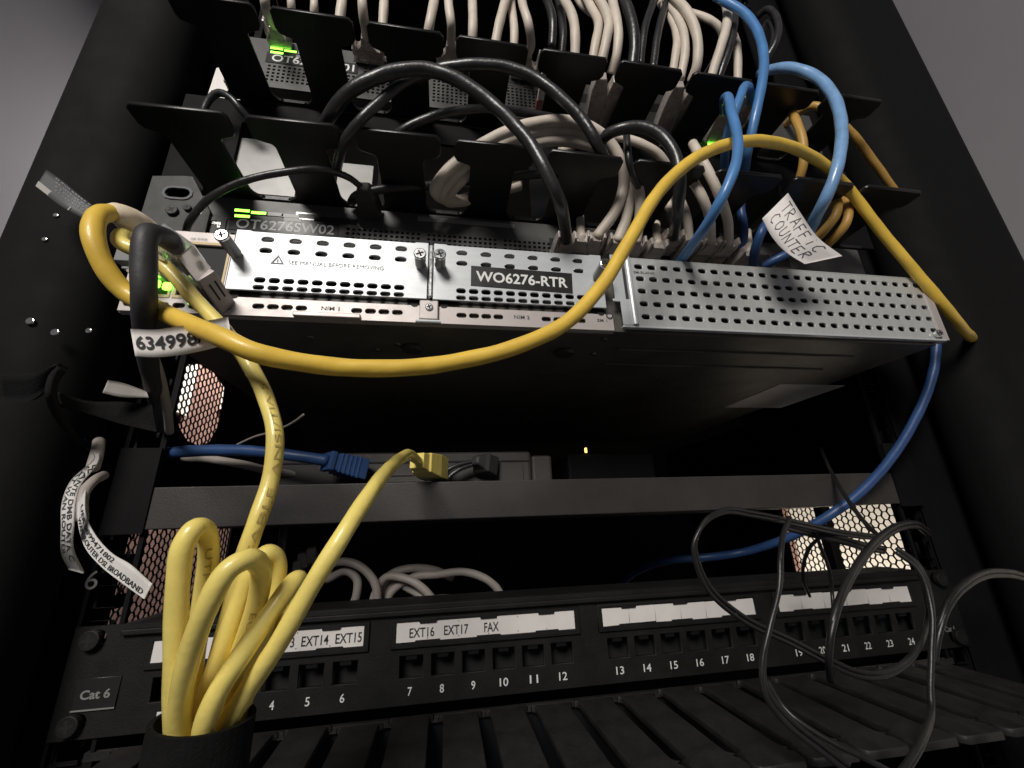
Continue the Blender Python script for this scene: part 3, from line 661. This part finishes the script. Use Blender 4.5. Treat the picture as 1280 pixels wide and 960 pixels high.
# ---- black cables arching between the two finger rows
KB = 'black cables arching through the cable manager'
cable('black_network_cable', 'glossy black cable in the tallest arch left of centre, ending at the router top edge',
    [(404, 160, -12), (414, 142, -22), (432, 119, -30), (460, 101, -35), (495, 89, -37), (534, 87, -38), (568, 98, -38), (602, 119, -37), (636, 149, -36), (663, 180, -35), (683, 216, -34), (699, 250, -28), (706, 280, -8), (708, 300, 8)], 3.3, 'black_cable', KB, [((708, 298, 8), 18, 'boot')])
cable('black_network_cable', 'black cable rising steeply below the tallest arch, left of centre',
    [(421, 215, 8), (424, 196, -6), (432, 175, -18), (449, 152, -26), (474, 128, -29), (500, 106, -30), (530, 92, -29), (560, 90, -24)], 2.5, 'black_cable', KB)
cable('black_network_cable', 'black cable of the second arch, dropping behind a finger at centre',
    [(520, 98, -16), (550, 86, -22), (588, 81, -26), (628, 83, -28), (668, 97, -29), (702, 123, -29), (729, 151, -28), (744, 176, -26), (754, 196, -20), (758, 215, -8)], 3.1, 'black_cable', KB)
cable('black_network_cable', 'black cable lying low across the manager under both arches',
    [(488, 176, 2), (503, 163, -4), (534, 148, -8), (570, 139, -9), (612, 136, -8), (668, 143, -6), (704, 150, -2)], 2.5, 'black_cable', KB)
cable('black_network_cable', 'short glossy black arch beside the white coil, right of centre',
    [(748, 182, -18), (760, 168, -26), (778, 161, -31), (803, 159, -34), (828, 171, -36), (844, 194, -36), (850, 226, -33), (847, 262, -22), (843, 288, 0), (842, 296, 10)], 3.1, 'black_cable', KB, [((842, 294, 10), 16, 'boot')])
cable('black_network_cable', 'thin black cable hanging straight down under the short glossy arch',
    [(783, 165, -20), (784, 180, -22), (787, 204, -20), (795, 228, -10), (806, 248, 4), (812, 275, 14)], 2.0, 'black_cable', KB)
cable('black_network_cable', 'black cable running level behind the lower finger row',
    [(440, 252, 24), (444, 246, 17), (452, 242, 12), (468, 238, 10), (534, 232, 11), (582, 227, 10), (640, 221, 9), (690, 216, 6), (720, 214, 2)], 2.6, 'black_cable', KB)

# ---- white coil and the white cables that go to the lower switch
WG = 'white cables coiled in the cable manager'
def off(pts, dx, dy, dY): return [(x + dx, y + dy, Y + dY) for x, y, Y in pts]
coil = [(650, 232, 20), (605, 244, 20), (570, 252, 17), (550, 246, 12), (544, 236, 4), (556, 217, -2), (582, 194, -8), (622, 170, -12), (660, 156, -15), (700, 151, -17), (736, 158, -17), (762, 178, -14), (776, 202, -10), (780, 228, -4), (770, 262, 2), (745, 297, 11)]
cable('white_network_cable', 'outermost white cable of the coil held in the lower fingers', coil, 3.2, 'white_cable', WG, [((744, 297, 11), 18, 'boot')])
cable('white_network_cable', 'second white cable of the coil, next inside the outermost', [(650, 226, 22), (608, 240, 22), (572, 250, 18), (552, 242, 8), (570, 218, 0), (600, 196, -6), (640, 174, -10), (680, 163, -12), (718, 164, -12), (752, 178, -10), (778, 202, -6), (786, 232, -2), (784, 268, 4), (772, 302, 11)], 3.2, 'white_cable', WG, [((772, 300, 11), 17, 'boot')])
cable('white_network_cable', 'innermost white cable of the coil, sweeping low behind the fingers', [(650, 222, 18), (612, 236, 18), (578, 250, 18), (560, 252, 17), (566, 236, 8), (600, 208, 0), (640, 188, -5), (680, 177, -8), (720, 178, -8), (760, 190, -8), (790, 214, -8), (800, 250, -2), (798, 282, 6), (795, 304, 11)], 3.2, 'white_cable', WG, [((795, 302, 11), 17, 'boot')])
cable('white_network_cable', 'white cable looped behind the black short arch, right end of the coil', [(700, 190, 6), (740, 172, 2), (775, 172, -4), (806, 182, -6), (826, 196, -4), (838, 220, 4), (836, 262, 12)], 2.7, 'white_cable', WG)
RGW = 'white cables plugged in right of the coil'
cable('white_network_cable', 'white cable standing tallest to the right of the yellow arc, below the green light', [(866, 180, -12), (872, 190, -18), (884, 212, -19), (900, 246, -14), (910, 278, -2), (911, 306, 10)], 2.8, 'white_cable', RGW, [((911, 304, 10), 17, 'boot')])
cable('white_network_cable', 'white cable between the black arch and the thin blue loop, plugged into the lower switch', [(852, 212, -2), (862, 222, -10), (876, 243, -12), (887, 272, -4), (889, 304, 9)], 2.8, 'white_cable', RGW, [((889, 302, 10), 17, 'boot')])
cable('white_network_cable', 'short white cable half hidden behind the black arch foot', [(838, 236, 8), (848, 246, 2), (858, 270, 4), (862, 302, 12)], 2.7, 'white_cable', RGW, [((864, 302, 12), 16, 'boot')])
# empty boots beside them (cables tucked behind the fingers)
for i, (x, y) in enumerate([(727, 298), (822, 306), (936, 316)]):
    tt, cc = cable('white_network_cable', ['white boot ending just right of the tallest black arch foot', 'white boot standing between the coil ends and the short black arch foot', 'white boot at the right end of the plugged row, near the dark blue cable'][i], [(x - 2, y - 26, 26), (x - 1, y - 12, 17), (x, y, 11)], 2.7, 'white_cable', None, [((x, y, 11), 17, 'boot')])

# ---- white cables of the upper switch, hanging above the upper finger row
UG = 'cables hanging over the upper fingers'
ups = [
 ('leftmost white cable, plugged in beside the green lights of the upper switch', [(330, -14, -6), (331, 2, -6), (334, 16, 2), (339, 26, 10), (344, 33, 16)], 2.7, 'white_cable', (344, 32, 16)),
 ('white cable plugged in above the figure 1 of the upper name tape', [(452, -14, -10), (453, 6, -10), (455, 24, -4), (457, 38, 4), (458, 47, 12)], 2.8, 'white_cable', (458, 46, 12)),
 ('white cable plugged in over the second perforated patch of the upper switch', [(560, -14, -10), (561, 6, -10), (564, 30, -6), (564, 46, 3), (564, 57, 12)], 2.8, 'white_cable', (564, 56, 12)),
 ('white cable plugged in over the third perforated patch, left of the red latch', [(650, -14, -10), (654, 8, -12), (661, 32, -10), (664, 54, -1), (659, 70, 12)], 2.8, 'white_cable', (659, 69, 12)),
 ('white cable dropping into the long pale boots above the coil', [(763, -10, -14), (769, 16, -18), (773, 42, -16), (770, 72, -10), (764, 92, -3)], 3.1, 'white_cable', None),
 ('white cable dropping into the second pair of long pale boots', [(835, -12, -14), (850, 4, -18), (864, 24, -20), (872, 52, -18), (871, 82, -12), (864, 102, -4)], 3.2, 'white_cable', None),
]
for lab, pts, r, m, bt in ups:
    cable('white_network_cable', lab, pts, r, m, UG, [(bt, 15, 'boot')] if bt else [], bw=1.75 if pts[0][0] > 400 else 1.2)
behind = [
 ('pale cable crossing the top edge just left of the first upright pair', [(363, -12, 4), (364, 4, 2), (366, 22, 8)], 2.4, 'white_cable'),
 ('pale cable behind the second upper finger at the top edge', [(391, -12, 4), (393, 8, 2), (392, 26, 8)], 2.4, 'white_cable'),
 ('white cable at the top edge over the right end of the second upper finger', [(428, -14, -8), (427, 6, -10), (424, 30, -6)], 2.8, 'white_cable'),
 ('white cable at the top edge over the left of the third upper finger', [(480, -14, -8), (480, 8, -10), (478, 36, -6)], 2.8, 'white_cable'),
 ('white cable at the top edge over the right of the third upper finger', [(545, -14, -10), (541, 10, -12), (537, 30, -10), (534, 50, -4)], 2.9, 'white_cable'),
 ('white cable at the top edge over the left of the fourth upper finger', [(590, -14, -10), (591, 14, -12), (591, 38, -10), (590, 60, -4)], 2.9, 'white_cable'),
 ('white cable leaning left over the fourth upper finger', [(637, -14, -12), (631, 4, -14), (624, 30, -13), (618, 62, -8)], 2.9, 'white_cable'),
 ('white cable next right of the leaning one over the fourth finger', [(638, -14, -4), (640, 12, -8), (643, 40, -9), (642, 66, -4)], 2.7, 'white_cable'),
 ('glossy black cable over the left end of the fifth upper finger', [(676, -14, -10), (685, 4, -14), (691, 28, -14), (690, 60, -8)], 2.8, 'black_cable'),
 ('white cable over the middle of the fifth upper finger', [(697, -14, -12), (708, 4, -15), (717, 26, -16), (719, 50, -14), (718, 80, -8)], 3.1, 'white_cable'),
 ('black cable tucked between two white ones over the fifth upper finger', [(694, -14, 2), (700, 10, -2), (704, 40, -4), (702, 70, 0)], 2.8, 'black_cable'),
 ('white cable inner left of the triple strand over the fifth finger', [(728, -14, -4), (738, 8, -9), (748, 28, -12), (745, 52, -12), (739, 84, -6)], 3.0, 'white_cable'),
 ('white cable middle of the triple strand over the fifth finger', [(742, -14, -12), (754, 8, -16), (761, 28, -17), (757, 54, -15), (750, 86, -8)], 3.1, 'white_cable'),
 ('white cable half hidden at the very top of the triple strand', [(716, -12, 4), (728, 6, 2), (744, 18, -2), (764, 26, -6), (772, 40, -8)], 2.7, 'white_cable'),
 ('thick black cable over the left end of the sixth upper finger', [(774, -14, -14), (782, 4, -18), (790, 28, -18), (793, 54, -15), (790, 92, -8)], 3.6, 'black_cable'),
 ('glossy black cable leaning right over the sixth upper finger', [(822, -14, -10), (814, 10, -12), (806, 36, -12), (800, 84, -6)], 2.6, 'black_cable'),
 ('second glossy black cable leaning right over the sixth upper finger', [(840, -14, -8), (830, 12, -10), (822, 44, -11), (816, 88, -6)], 2.6, 'black_cable'),
 ('white cable left of the pair over the right half of the sixth finger', [(826, 4, -2), (838, 20, -8), (846, 44, -11), (845, 66, -10), (840, 96, -4)], 2.8, 'white_cable'),
 ('white cable right of the pair over the right half of the sixth finger', [(832, -2, -8), (846, 20, -13), (855, 44, -15), (856, 70, -12), (850, 100, -6)], 2.9, 'white_cable'),
 ('white cable leaning in from the right over the seventh upper finger', [(904, -2, -14), (909, 10, -17), (908, 34, -17), (900, 62, -14), (888, 100, -6)], 3.2, 'white_cable'),
 ('glossy black cable beside the leaning white one over the seventh finger', [(912, 2, -12), (918, 16, -15), (915, 48, -15), (906, 76, -11), (896, 104, -4)], 2.6, 'black_cable'),
 ('white cable at the right end of the seventh upper finger', [(908, 30, -4), (917, 44, -8), (922, 66, -9), (922, 104, -4)], 2.8, 'white_cable'),
 ('short white cable crossing level behind the seventh finger', [(862, 16, 2), (876, 20, 0), (892, 28, -4), (902, 40, -6), (904, 60, -4)], 2.7, 'white_cable'),
 ('glossy black loop right of the tall blue cable near the top', [(948, 20, -4), (958, 12, -10), (968, 18, -13), (973, 34, -14), (969, 54, -12), (958, 74, -6)], 2.5, 'black_cable'),
 ('inner black loop right of the tall blue cable near the top', [(952, 40, 0), (960, 28, -6), (967, 38, -8), (964, 62, -6), (952, 84, 0)], 2.3, 'black_cable'),
]
for lab, pts, r, m in behind:
    cable('white_network_cable' if m == 'white_cable' else 'black_network_cable', lab, pts, r, m, UG)
# long pale boots seen through the upper gaps
def long_boot(lab, a, b, L=34):
    tt = thing('network_plug', lab, 'network plug')
    pa, pb = P(*a), P(*b); d = pb - pa
    for k, s in enumerate((-1, 1)):
        q = pa + Vector((s * 5.8, 0, 0))
        loft('boot', q, d, (0, 0, 1), [(-1, 3.4, 3, 0), (5, 5.0, 3.8, 0), (12, 5.6, 4.6, 0), (d.length - 8, 5.6, 4.6, 0), (d.length, 5.0, 4.2, 0)], 'boot', tt, .7)
    loft('latch', pa + Vector((0, 0, -3.6)) + d * .5, d, (0, 0, 1), [(0, 1.2, .8, 0), (d.length * .5, 1.8, .8, 0)], 'white_cable', tt, .3)
    loft('latch_tip', pa + Vector((0, 0, 1)) + d * .8, d, (0, 0, 1), [(0, 7.5, 4.4, 0), (d.length * .2, 7.5, 4.4, 0)], 'red_latch', tt, .5)
long_boot('pair of long pale plug boots in the gap above the white coil', (762, 98, -8), (748, 158, 27))
long_boot('pair of long pale plug boots in the gap right of the coil', (858, 108, -8), (832, 168, 27))
long_boot('pale plug boots behind the blue loops with a green light below', (926, 118, -8), (896, 176, 27))
q = P(890, 181, 27); lg = box('status_led_light', q.x - 3, q.x + 3, 26.9, 27.6, q.z - 1.4, q.z + 1.4, 'led_green', s1)
sk = thing('network_plug', 'slim white plug latch with a red tip left of the fifth upper finger', 'network plug')
loft('latch', P(680, 90, 4), P(674, 132, 27) - P(680, 90, 4), (0, 0, 1), [(0, 1.6, 1.2, 0), (20, 2.2, 1.4, 0)], 'paper', sk, .4)
loft('latch_tip', P(675, 124, 22), P(673, 136, 28) - P(675, 124, 22), (0, 0, 1), [(0, 2.4, 1.6, 0), (7, 2.4, 1.6, 0)], 'red_latch', sk, .4)

# ---- blue cables, right side
BG = 'blue cables at upper right'
cable('blue_network_cable', 'tall blue cable hanging from the top edge down behind the yellow arc',
    [(880, -16, -20), (903, 0, -24), (930, 16, -28), (948, 42, -30), (955, 76, -30), (951, 112, -28), (942, 154, -22), (934, 192, -12), (930, 220, 4)], 2.9, 'blue', BG)
cable('blue_network_cable', 'thin blue loop crossing in front of the yellow arc down to the lower switch',
    [(905, 140, -14), (905, 124, -30), (910, 122, -40), (914, 140, -47), (921, 168, -50), (922, 192, -51), (914, 222, -50), (900, 252, -45), (880, 286, -32), (858, 316, -8), (846, 332, 10)], 2.5, 'blue', BG)
cable('blue_network_cable', 'short blue cable bent over beside the thin blue loop',
    [(938, 128, -10), (937, 112, -24), (931, 108, -33), (925, 122, -36), (918, 142, -34), (910, 166, -28), (906, 196, -16), (905, 222, 0)], 2.5, 'blue', BG)
cable('blue_network_cable', 'thick pale blue cable bowing right toward the handwritten tag',
    [(950, 92, -6), (968, 86, -18), (990, 85, -26), (1018, 95, -32), (1040, 117, -36), (1051, 150, -38), (1051, 185, -37), (1044, 218, -34), (1032, 248, -27), (1018, 275, -14), (1008, 300, 6)], 3.2, 'blue_pale', BG)
cable('blue_network_cable', 'dark blue cable plugged in just above the slotted blank plate', [(986, 250, 14), (968, 268, 2), (952, 290, -6), (944, 312, 2), (941, 334, 14)], 2.7, 'blue_dark', BG)
cable('blue_network_cable', 'dark blue cable running level under the handwritten tag', [(1014, 292, 4), (1000, 308, 2), (975, 322, 6), (952, 334, 14)], 2.7, 'blue_dark', BG)
cable('blue_network_cable', 'dark blue cable end behind the white cables beside the tag', [(930, 240, 14), (926, 262, 8), (930, 290, 12), (926, 318, 20)], 2.7, 'blue_dark', BG)
cable('blue_network_cable', 'long blue cable falling from the router right end and sweeping left behind the thin wires',
    [(1170, 412, 26), (1170, 440, 28), (1164, 475, 31), (1146, 520, 36), (1116, 570, 42), (1078, 613, 48), (1040, 642, 56), (990, 670, 74), (930, 690, 102), (878, 697, 112), (838, 700, 128), (800, 712, 160), (770, 735, 210)], 2.8, 'blue_dark')  # darker blue puts the shade on this cable into its colour
t, c = cable('blue_network_cable', 'blue cable running level at left into the modem with a ribbed boot',
    [(150, 572, 70), (200, 567, 66), (260, 563, 62), (320, 564, 58), (370, 570, 56), (410, 576, 58)], 3.1, 'blue_dark')
pa, pb = P(408, 576, 58), P(458, 590, 74); d = pb - pa
loft('boot', pa, d, (0, 0, 1), [(0, 5.2, 5.2, 0), (3, 5.2, 5.2, 0), (3.5, 4.4, 4.4, 0), (8, 5.4, 5.2, 0), (22, 6.8, 6.0, 0)], 'blue_dark', t, .9)
for k in range(5):
    q = pa + d.normalized() * (5.5 + 2.6 * k); loft('boot_rib', q, d, (0, 0, 1), [(0, 5.5 + .28 * k, 5.4 + .2 * k, 0), (1.2, 5.5 + .28 * k, 5.4 + .2 * k, 0)], 'blue_dark', t, .3)
cable('grey_network_cable', 'grey cable sagging just below the level blue one at the modem', [(230, 572, 84), (262, 574, 80), (300, 580, 76), (345, 590, 76), (395, 596, 84)], 2.3, 'grey_cable')
t, c = cable('modem_power_lead', 'thin black power cord plugged into the right of the modem', [(548, 612, 66), (552, 594, 66), (566, 584, 66), (584, 578, 67), (600, 576, 68)], 1.3, 'black_cable', None, (), 'power cord')
tube('cord', px([(556, 612, 66), (560, 598, 67), (574, 587, 67), (590, 581, 68), (602, 579, 68)]), 1.3, 'black_cable', t)
loft('plug', P(596, 576, 66), P(616, 586, 78) - P(596, 576, 66), (0, 0, 1), [(-2, 2.4, 2.4, 0), (3, 4.6, 4.2, 0), (5, 6, 5.6, 0), (14, 6.4, 6.2, 0)], 'rubber', t, 1.0)

# ---- orange and yellow cables behind the tag
OG = 'orange cables at the right edge'
cable('orange_network_cable', 'short orange cable standing upright between the pale blue bow and the yellow arc', [(978, 130, 6), (988, 138, -6), (997, 156, -12), (1004, 180, -12), (1004, 205, -8), (998, 228, 0), (990, 250, 14)], 2.7, 'orange', OG)
cable('orange_network_cable', 'orange cable running off right behind the pale blue bow', [(982, 156, 28), (1000, 140, 10), (1018, 132, 0), (1040, 144, -2), (1066, 168, 2), (1092, 202, 8), (1122, 244, 18), (1150, 280, 30)], 2.7, 'orange', OG)
cable('orange_network_cable', 'yellow cable loop nearest the handwritten tag', [(1022, 250, 4), (1034, 244, -6), (1046, 252, -11), (1044, 270, -10), (1032, 286, -4), (1014, 304, 8)], 2.7, 'orange', OG)
cable('orange_network_cable', 'second yellow cable loop right of the handwritten tag', [(1036, 254, 2), (1050, 250, -5), (1060, 262, -9), (1057, 280, -7), (1044, 296, 0), (1026, 314, 12)], 2.7, 'orange', OG)

# ---- handwritten tag
A = px([(985, 241, -27), (1002, 268, -31), (1022, 296, -31), (1053, 320, -26)]); B = px([(953, 273, -26), (966, 296, -30), (983, 315, -31), (1006, 330, -28)])
tg, f = sheet('cable_flag', A, B, 'paper', None, n=10); tag(tg, 'white paper tag handwritten TRAFFIC COUNTER hanging over the blank plate', 'cable label')
STRK = {'T': [[(0, 1), (1, 1)], [(.5, 1), (.45, 0)]], 'R': [[(.1, 0), (.1, 1), (.7, .95), (.8, .7), (.15, .5), (.9, 0)]], 'A': [[(0, 0), (.5, 1), (.95, 0)], [(.2, .4), (.8, .4)]],
        'F': [[(.1, 0), (.15, 1), (.9, 1)], [(.12, .55), (.7, .55)]], 'I': [[(.5, .7), (.45, 0)], [(.5, .95), (.52, 1.0)]], 'C': [[(.9, .9), (.5, 1), (.1, .6), (.15, .2), (.5, 0), (.9, .1)]],
        'O': [[(.5, 1), (.1, .7), (.1, .25), (.5, 0), (.9, .3), (.85, .75), (.5, 1)]], 'U': [[(.1, 1), (.12, .2), (.5, 0), (.85, .2), (.9, 1)]], 'N': [[(.1, 0), (.12, 1), (.85, 0), (.9, 1)]], 'E': [[(.85, 1), (.15, 1), (.12, 0), (.85, 0)], [(.14, .5), (.7, .52)]]}
def handwrite(name, word, f, u0, u1, v0, v1, m, parent, wv=.012):
    V = []; Fc = []; n = len(word)
    for i, ch in enumerate(word):
        jx, jy = random.uniform(-.08, .08), random.uniform(-.08, .08)
        for st_ in STRK[ch]:
            for a, b in zip(st_, st_[1:]):
                K = 4
                for k in range(K):
                    quad = []
                    dx, dy = (b[0] - a[0]), (b[1] - a[1]); L = math.hypot(dx, dy) or 1; nx, ny = -dy / L * .05, dx / L * .05
                    for (t_, sg) in ((k / K, -1), ((k + 1) / K, -1), ((k + 1) / K, 1), (k / K, 1)):
                        X = a[0] + dx * t_ + nx * sg; Y = a[1] + dy * t_ + ny * sg
                        u = u0 + (u1 - u0) * (i + .82 * (X + jx)) / n; vv = v0 + (v1 - v0) * (Y + jy); quad.append(len(V)); V.append(f(u, vv, .18))
                    Fc.append(tuple(quad))
    return raw(name, V, Fc, m, parent)
handwrite('handwriting', 'TRAFFIC', f, .10, .86, .44, .10, 'pen_ink', tg); handwrite('handwriting', 'COUNTER', f, .10, .90, .86, .54, 'pen_ink', tg)

# ---- small paper flags at the left
A = px([(45, 233, -6), (62, 247, -8), (80, 260, -10), (106, 274, -8)]); B = px([(58, 212, -6), (78, 226, -8), (97, 242, -10), (118, 258, -8)])
fo, f = sheet('cable_flag', A, B, 'grey_ink', None); tag(fo, 'dim printed flag tilted on the dark frame above the yellow loop at left', 'cable label')
V = []; Fc = []
for i in range(4):
    u = .22 + .04 * i
    while u < .93:
        du = random.uniform(.015, .05); v0 = .88 - .16 * i; q = len(V)
        V += [f(a, b, .15) for a, b in ((u, v0), (u + du, v0), (u + du, v0 + .07), (u, v0 + .07))]; Fc.append((q, q + 1, q + 2, q + 3)); u += du + random.choice((.012, .012, .04))
raw('lettering', V, Fc, 'etch', fo)
raw('pale_edge', [f(u, v, .25) for u, v in ((0, 0), (.75, 0), (.75, .22), (0, .3))], [(0, 1, 2, 3)], 'paper_dim', fo)
A = px([(125, 562, -40), (122, 580, -46), (101, 606, -52), (94, 628, -55), (92, 655, -56), (91, 684, -54), (104, 717, -48)]); B = px([(114, 562, -40), (116, 575, -46), (88, 601, -52), (77, 629, -55), (76, 660, -56), (76, 690, -54), (86, 712, -48)])
fo, f = sheet('cable_flag', A, B, 'paper_grey', None); tag(fo, 'narrow white printed flag hanging straight down at far left', 'cable label')
sheet_text('lettering', 'WANTE DMB DATA C', f, .18, .92, .52, .14, 'ink', fo, .012); sheet_text('lettering', 'EXT WAN ROUTER', f, .22, .86, .9, .62, 'ink', fo, .012)
A = px([(107, 602, -38), (106, 640, -47), (118, 668, -54), (140, 692, -58), (163, 706, -60), (190, 730, -60)]); B = px([(98, 610, -38), (97, 650, -47), (106, 684, -54), (126, 708, -58), (150, 727, -60), (180, 749, -60)])
fo, f = sheet('cable_flag', A, B, 'paper_grey', None); tag(fo, 'white printed flag reading router DSL broadband curling right below the shelf', 'cable label')
sheet_text('lettering', 'UER 0899471802', f, .14, .66, .44, .12, 'ink', fo, .012); sheet_text('lettering', 'WAN ROUTER DSL BROADBAND', f, .2, .97, .88, .56, 'ink', fo, .012)
t, c = cable('grey_network_cable', 'dull grey cable end behind the printed flags at far left', [(124, 552, -34), (121, 568, -40), (116, 585, -44)], 1.6, 'grey_cable')
t, c = cable('grey_network_cable', 'dull grey cable stub curling under the far left flag', [(130, 594, -30), (116, 602, -36), (104, 618, -40), (103, 650, -42)], 1.4, 'grey_cable')

# ---- strap loop and pale tab at the left
A = px([(0, 470, -30), (40, 466, -40), (72, 458, -50), (66, 476, -58), (64, 492, -60), (70, 512, -56), (90, 540, -46), (118, 566, -30)]); B = px([(0, 500, -22), (40, 500, -32), (84, 462, -44), (74, 478, -50), (72, 494, -52), (80, 516, -48), (100, 548, -38), (126, 578, -24)])
fo, f = sheet('hook_and_loop_strap', A, B, 'velcro', None, thick=1.2); tag(fo, 'black fabric strap looped open on the left frame', 'cable strap')
A = px([(74, 490, -40), (92, 497, -30), (118, 502, -24), (150, 502, -22), (190, 506, -22)]); B = px([(76, 504, -40), (94, 512, -30), (120, 520, -24), (152, 530, -22), (196, 540, -22)])
sheet('strap_tail', A, B, 'velcro', fo, thick=1.2)
A = px([(128, 491, -30), (150, 496, -28), (186, 497, -24)]); B = px([(135, 475, -30), (152, 478, -28), (183, 489, -24)])
fo, f = sheet('cable_flag', A, B, 'paper_dim', None); tag(fo, 'blank beige tab stuck on the open strap at left', 'cable label')
t, c = cable('grey_network_cable', 'flat grey cable hanging beside the black numbered cable at left', [(190, 440, -30), (200, 470, -24), (208, 505, -14), (212, 540, 4)], 1.5, 'grey_cable')

# ---- thin black wires, lower right
TG = 'thin dark wires tangled at lower right'
def wires(lab, pts, r=1.15, pair=True, m='wire'):
    r *= .76; t, c = cable('thin_wire', lab, pts, r, m, TG, (), 'wire')
    if pair: tube('cord', [p + Vector((1.3, .4, 2 * r * .8)) for p in px(pts)], r, m, t)
wires('twin wire in a wide round loop left of the honeycomb patch', [(1100, 674, 10), (1050, 668, 0), (985, 654, -10), (940, 645, -16), (905, 641, -20), (880, 655, -22), (867, 682, -22), (870, 706, -20), (888, 742, -16), (930, 777, -12), (990, 806, -8), (1040, 832, -4), (1085, 850, 0)])
wires('twin wire dropping past the last label squares to the duct', [(986, 652, -14), (978, 672, -20), (975, 700, -24), (974, 735, -26), (962, 785, -28), (953, 828, -28), (956, 868, -28), (984, 905, -30), (1030, 942, -34), (1060, 965, -36)], 1.3)
wires('thicker dull wire sweeping down left from the right rail', [(1160, 668, 30), (1146, 659, 18), (1122, 662, 4), (1098, 678, -8), (1076, 704, -16), (1052, 748, -22), (1040, 788, -24), (1036, 822, -22), (1038, 850, -14)], 1.7)
wires('long wire bowing right down the rail to the bottom edge', [(1120, 690, -8), (1148, 712, -12), (1164, 760, -14), (1164, 820, -16), (1163, 868, -18), (1164, 895, -20), (1150, 935, -26), (1118, 985, -30), (1090, 1020, -32)], 1.4)
wires('grey wire arching in from the right edge', [(1292, 728, 10), (1262, 720, 4), (1232, 721, 0), (1206, 735, -4), (1186, 758, -6), (1174, 792, -6), (1168, 830, -4)], 1.7)
wires('wire curling back up under the last port numbers', [(1035, 830, -16), (1070, 845, -18), (1104, 846, -18), (1136, 828, -16), (1154, 798, -12), (1160, 760, -6), (1150, 720, 4)], 1.2)
wires('thin wire lying across the lower right duct fingers', [(958, 850, -20), (985, 890, -28), (1035, 925, -34), (1085, 950, -38), (1120, 968, -40)], 1.2, False)
wires('thin wire running straight down the honeycomb patch', [(1026, 560, 92), (1036, 584, 66), (1048, 606, 46), (1062, 628, 36), (1080, 652, 24), (1100, 672, 12)], 1.6, False)
wires('short wire forked in front of the honeycomb patch, left branch', [(1030, 668, 0), (1014, 682, 6), (1005, 702, 14), (1004, 724, 24), (1012, 745, 40)], 1.1, False)
wires('short wire forked in front of the honeycomb patch, right branch', [(1018, 664, 0), (1026, 684, 4), (1036, 710, 8), (1040, 740, 14), (1042, 770, 10), (1040, 800, -10)], 1.1, False)
wires('wire bundle lying level across the honeycomb patch', [(980, 660, 6), (1010, 668, 2), (1045, 676, 0), (1075, 684, 0), (1104, 690, 6)], 1.4)
# ---- grey cables lying behind the patch panel
PG = 'grey cables lying behind the patch panel'
for lab, pts in [('grey cable arching behind the panel right beside the yellow run', [(400, 712, 100), (425, 702, 96), (450, 708, 94), (468, 728, 94), (472, 752, 96), (468, 780, 100)]),
                 ('grey cable bending down left of the second label strip', [(408, 725, 104), (432, 714, 100), (446, 724, 98), (446, 742, 98), (436, 768, 100)]),
                 ('grey cable of the low flat loop, upper strand', [(470, 790, 108), (474, 750, 108), (484, 722, 104), (508, 711, 102), (540, 712, 104), (566, 722, 108)]),
                 ('grey cable slanting through the flat loop behind the panel', [(462, 790, 104), (468, 745, 102), (482, 722, 100), (502, 722, 98), (524, 732, 96), (544, 754, 96), (552, 775, 100)]),
                 ('grey cable closing the right end of the flat loop', [(478, 780, 104), (488, 742, 104), (516, 722, 102), (548, 718, 100), (580, 715, 100), (608, 724, 98), (624, 740, 98), (626, 752, 98), (600, 750, 100), (560, 748, 104), (520, 752, 108)]),
                 ('grey cable hidden low behind the second label strip', [(480, 790, 108), (482, 745, 108), (492, 728, 106), (512, 736, 104), (532, 750, 100), (540, 770, 100)])]:
    cable('grey_network_cable', lab, pts, 2.4, 'grey_cable', PG)
t = thing('network_plug', 'small cluster of pale plug ends behind the yellow run under the shelf', 'network plug')
for k, (x, y) in enumerate([(378, 690), (389, 684), (396, 694), (372, 700)]): loft('plug', P(x, y, 110), (.1, .3, -1), (0, 1, 0), [(0, 2.2, 2.2, 0), (9, 3.2, 3, 0)], 'grey_cable', t, .6)
t, c = cable('black_network_cable', 'black cable pair standing upright under the shelf behind the yellow run', [(356, 650, 90), (353, 680, 88), (350, 720, 90)], 2.2, 'black_cable')

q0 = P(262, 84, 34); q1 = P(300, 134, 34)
pt = plate('light_gap_patch', [(-231, q1.z - 1), (-209, q1.z), (-213, q1.z + 9), (-220, q1.z + 19), (-227, q0.z + 2), (-230, q0.z)], [], 34, .4, 'paper'); tag(pt, 'white patch added for outside light showing past the left end of the upper fingers', 'light patch')  # white sheet added in place of outside light through a gap
cable('black_network_cable', 'short black cable looped over the white patch at upper left', [(250, 150, 20), (262, 124, 16), (274, 116, 14), (288, 122, 14), (300, 136, 16), (312, 150, 20)], 2.0, 'black_cable')

cable('thin_wire', 'hair thin grey wire curving up to a bolt under the router at left', [(296, 556, 60), (318, 546, 50), (345, 538, 40), (366, 528, 34), (380, 518, 30)], .55, 'grey_cable', None, (), 'wire')
